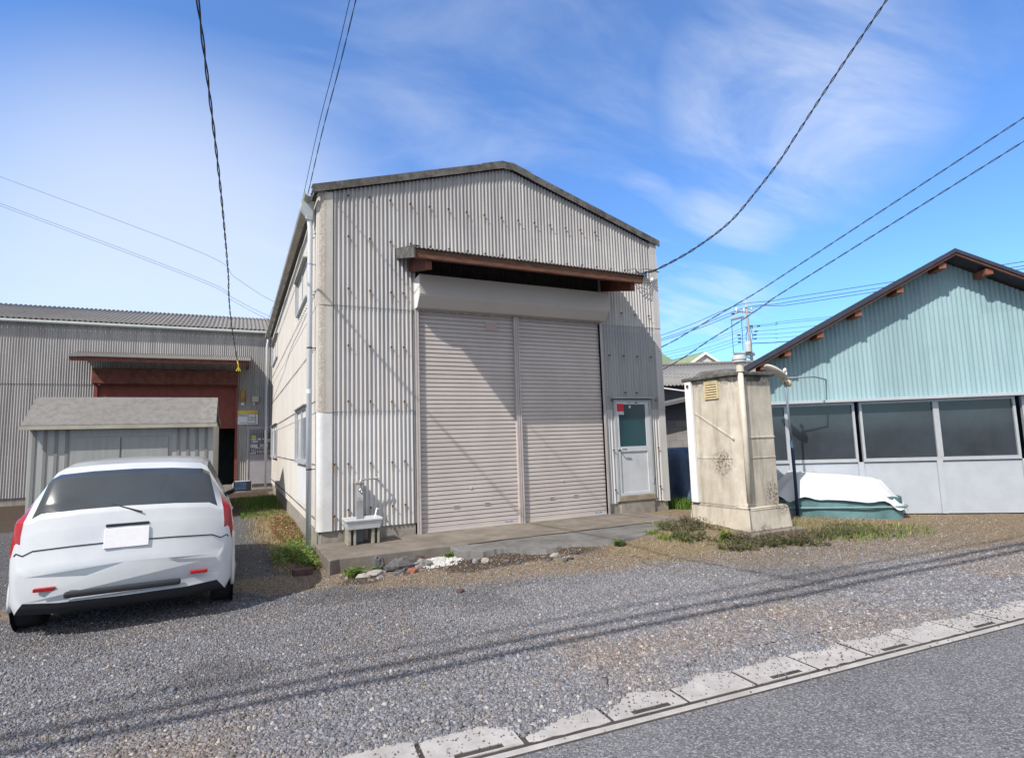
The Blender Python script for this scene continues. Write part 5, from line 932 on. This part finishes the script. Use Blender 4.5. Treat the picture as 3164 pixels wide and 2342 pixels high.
for q, h in ((-3.55, .04), (-2.72, -.06)):
    b = MB(); b.box(q-.40, q+.40, 5.265, 5.298, -.3, 1.5); d_ = b.build('door', plain('shed_door', (.30, .31, .30), .6, .1, 3, stretch=(6, 6, .5)), sh, bev=.006)
    b = MB(); b.box(q+h*8-.02, q+h*8+.02, 5.235, 5.2645, .55, .75); b.build('handle', M['dark_metal'], d_)
b = MB()
for q in np.arange(-4.55, -1.5, .17):
    if not (-3.98 < q < -2.28): b.box(q, q+.05, 5.285, 5.299, -.35, 1.74)
b.build('ribs', M['greyroof'], sh)['kind'] = 'stuff'
b = MB(); b.box(-4.72, -1.43, 5.09, 5.145, 1.66, 1.73); b.build('gutter', M['gutter'], sh)

# ------------------------------------------------------------ parked white hatchback
CARZ = -.325
car = empty('parked_car', (-1.885, -2.42, CARZ), 'white hatchback parked nose away beside the left wall of the workshop', 'car', radians(1.5))
paint = Mat('white_car_paint', .25, 0, .5); paint.objspace(); paint.col(paint.mix(paint.ramp(paint.noise(3, 4), .3, .7), (.50, .52, .55), (.55, .57, .59))); paint.b.inputs['Coat Weight'].default_value = .6; paint.b.inputs['Coat Roughness'].default_value = .05; M['carpaint'] = paint.m
M['tyre'] = plain('tyre_rubber', (.018, .019, .022), .85, .2, 30); M['trim'] = plain('black_trim', (.02, .022, .028), .55, .1, 20); M['tail'] = plain('red_lens', (.33, .012, .015), .15, .1, 20, bump=0, spec=.6); M['mirror'] = plain('mirror_glass', (.20, .30, .44), .03, .02, 5, metal=1, bump=0); M['rim'] = plain('alloy', (.5, .51, .53), .3, .05, 20, metal=.8)
# stations along the length: y, half width, sill z, bumper z, belt z, roof half width, roof z
ST_ = [(0.00, .76, .30, .46, .55, .70, .565), (.02, .80, .25, .47, .60, .73, .635), (.045, .82, .22, .50, .70, .735, .73), (.075, .832, .20, .54, .86, .73, .88), (.11, .838, .195, .55, .955, .71, .99), (.19, .842, .19, .56, .98, .68, 1.10), (.33, .845, .18, .56, .985, .63, 1.31), (.50, .845, .18, .56, .975, .60, 1.40), (.85, .845, .18, .57, .965, .60, 1.435), (1.4, .845, .17, .57, .95, .605, 1.45), (1.9, .845, .17, .56, .94, .605, 1.43), (2.35, .845, .17, .55, .93, .59, 1.36), (2.75, .84, .17, .55, .92, .60, 1.16), (3.02, .835, .17, .55, .91, .66, .99), (3.4, .825, .18, .54, .87, .66, .92), (3.75, .79, .20, .52, .80, .62, .83), (3.93, .70, .25, .50, .70, .56, .73), (4.0, .58, .33, .48, .60, .50, .62)]
def section(s):
    y, w_, z0, zm, zb, rw, zr = s
    h = [(0, z0), (w_*.6, z0), (w_*.93, z0+.01), (w_*.985, z0+.10), (w_, zm), (w_*1.0, zm+(zb-zm)*.5), (w_*.972, zb-.02), (w_*.955, zb), (rw+(w_*.955-rw)*.45, zb+(zr-.05-zb)*.55), (rw, zr-.05), (rw*.9, zr-.012), (rw*.5, zr+.008), (0, zr+.015)]
    return [(x, y, z) for x, z in h]+[(-x, y, z) for x, z in h[-2:0:-1]]
# finer stations by smooth interpolation
SS = []
ya = [s[0] for s in ST_]
for y in np.unique(np.r_[ya, np.linspace(0, .6, 40), np.linspace(.6, 3.93, 55)]):
    SS.append([y]+[float(np.interp(y, ya, [s[k] for s in ST_])) for k in range(1, 7)])
def plan(p, y):      # rounded corners of the rear and the nose seen from above
    x = abs(p[0])/.845; return (p[0], p[1]+.20*x**3.5*math.exp(-max(0, y)/.35)-.30*x**3*math.exp(-(4.0-y)/.4), p[2])
rings = [[plan(p, s_[0]) for p in section(s_)] for s_ in SS]; nr = len(rings[0]); verts = sum(rings, [])
def kindof(i, k):
    y = (SS[i][0]+SS[i+1][0])/2; kk = k if k < 12 else 23-k
    hgt = (SS[i][6]+SS[i+1][6])/2-(SS[i][4]+SS[i+1][4])/2
    if kk in (7, 8) and hgt > .30 and .42 < y < 2.72 and not (1.50 < y < 1.60): return 'side_window'
    if kk in (9, 10, 11) and 2.38 < y < 2.98: return 'windscreen'
    if kk in (9, 10, 11) and .135 < y < .40 : return 'rear_window'
    if kk in (5, 6, 7) and .055 < y < .30: return 'tail_light'
    if kk in (0, 1): return 'underbody'
    return 'body'
fsets = {}
for i in range(len(rings)-1):
    for k in range(nr): fsets.setdefault(kindof(i, k), []).append((i*nr+k, (i+1)*nr+k, (i+1)*nr+(k+1) % nr, i*nr+(k+1) % nr))
fsets['body'] += [tuple(range(nr)), tuple(range((len(rings)-1)*nr, len(rings)*nr))[::-1]]
def sub(name, faces, mat, parent=car):
    used = sorted({i for f in faces for i in f}); mp_ = {v: i for i, v in enumerate(used)}; b = MB(); b.v = [verts[i] for i in used]; b.f = [tuple(mp_[i] for i in f)[::-1] for f in faces]; return b.build(name, M[mat], parent, local=True, smooth=True)
body = sub('body', fsets['body'], 'carpaint'); sub('underbody', fsets['underbody'], 'trim')
sub('windscreen', fsets['windscreen'], 'dark_glass'); sub('rear_window', fsets['rear_window'], 'dark_glass')
for sgn in (0, 1): sub('tail_light', [f for f in fsets['tail_light'] if (verts[f[0]][0] > 0) == bool(sgn)], 'tail')
for sgn in (0, 1): sub('side_window', [f for f in fsets['side_window'] if (verts[f[0]][0] > 0) == bool(sgn)], 'dark_glass')
for y in (.68, 3.22):
    for sx in (-1, 1):
        b = MB(); b.lathe([(.20, -.10), (.29, -.10), (.305, -.06), (.305, .06), (.29, .10), (.20, .10)], (sx*.755, y, .305), 30, (1, 0, 0)); wh = b.build('wheel', M['tyre'], car, local=True, smooth=True)
        b = MB(); b.lathe([(.20, 0), (.19, .012), (.06, .02), (.02, .03)], (sx*.855, y, .305), 20, (sx, 0, 0)); b.build('rim', M['rim'], wh, local=True)
        b = MB(); b.tube([(sx*.842, y+.36*cos(a), .30+.36*sin(a)) for a in np.linspace(-.25, pi+.25, 22)], .018, 8); b.build('arch_trim', M['carpaint'], car, local=True, smooth=True)
        b = MB(); b.lathe([(.335, 0), (.335, .004)], (sx*.8465, y, .305), 28, (sx, 0, 0)); b.build('wheel_well', M['trim'], car, local=True)
for sx in (-1, 1):
    mr = MB(); mr.add([], []); cx_ = sx*.985; mr.obox((cx_, 2.42, 1.02), (.115, 0, 0), (0, .05, 0), (0, 0, .068)); mo = mr.build('wing_mirror', M['carpaint'], car, local=True, bev=.035, smooth=True)
    b = MB(); b.obox((cx_, 2.362, 1.022), (.108, 0, 0), (0, .009, 0), (0, 0, .062)); b.build('mirror_housing', M['trim'], mo, local=True, bev=.02)
    b = MB(); b.obox((cx_, 2.350, 1.022), (.094, .012*sx, 0), (0, .003, 0), (0, 0, .050)); b.build('mirror_glass', M['mirror'], mo, local=True, bev=.0025)
    b = MB(); b.tube([(sx*.80, 2.45, .93), (sx*.90, 2.43, .975)], .028, 8); b.build('mirror_arm', M['trim'], mo, local=True)
    b = MB(); b.box(min(sx*.842, sx*.862), max(sx*.842, sx*.862), 1.62, 1.78, .80, .825); b.build('door_handle', M['carpaint'], car, local=True, bev=.005)
b = MB(); b.box(-.42, .42, -.006, .05, .33, .38); b.build('bumper_insert', M['trim'], car, local=True, bev=.015)
b = MB(); b.prism([(-.165, .018, .70), (-.165, .055, .86), (-.165, .10, .86), (-.165, .10, .70)], (.33, 0, 0)) if True else b.box(-.165, .165, -.012, .02, .60, .765); b.build('number_plate', M['paper'], car, local=True, bev=.004)
si = min(range(len(SS)), key=lambda q: abs(SS[q][0]-.048)); b = MB(); b.tube([(rings[si][k][0], rings[si][k][1]-.002, rings[si][k][2]) for k in range(6, 19)], .0055, 5); b.build('bumper_seam', M['trim'], car, local=True)
b = MB(); b.box(-.16, .16, .065, .11, .875, .90); b.build('hatch_grip', M['trim'], car, local=True, bev=.008)
for sx in (-1, 1):
    b = MB(); b.box(sx*.56-.07, sx*.56+.07, .035, .08, .40, .43); b.build('reflector', M['tail'], car, local=True, bev=.006)
b = MB(); b.tube([(.1, .09, .985), (-.25, .20, 1.10)], .008, 6); b.build('rear_wiper', M['trim'], car, local=True)
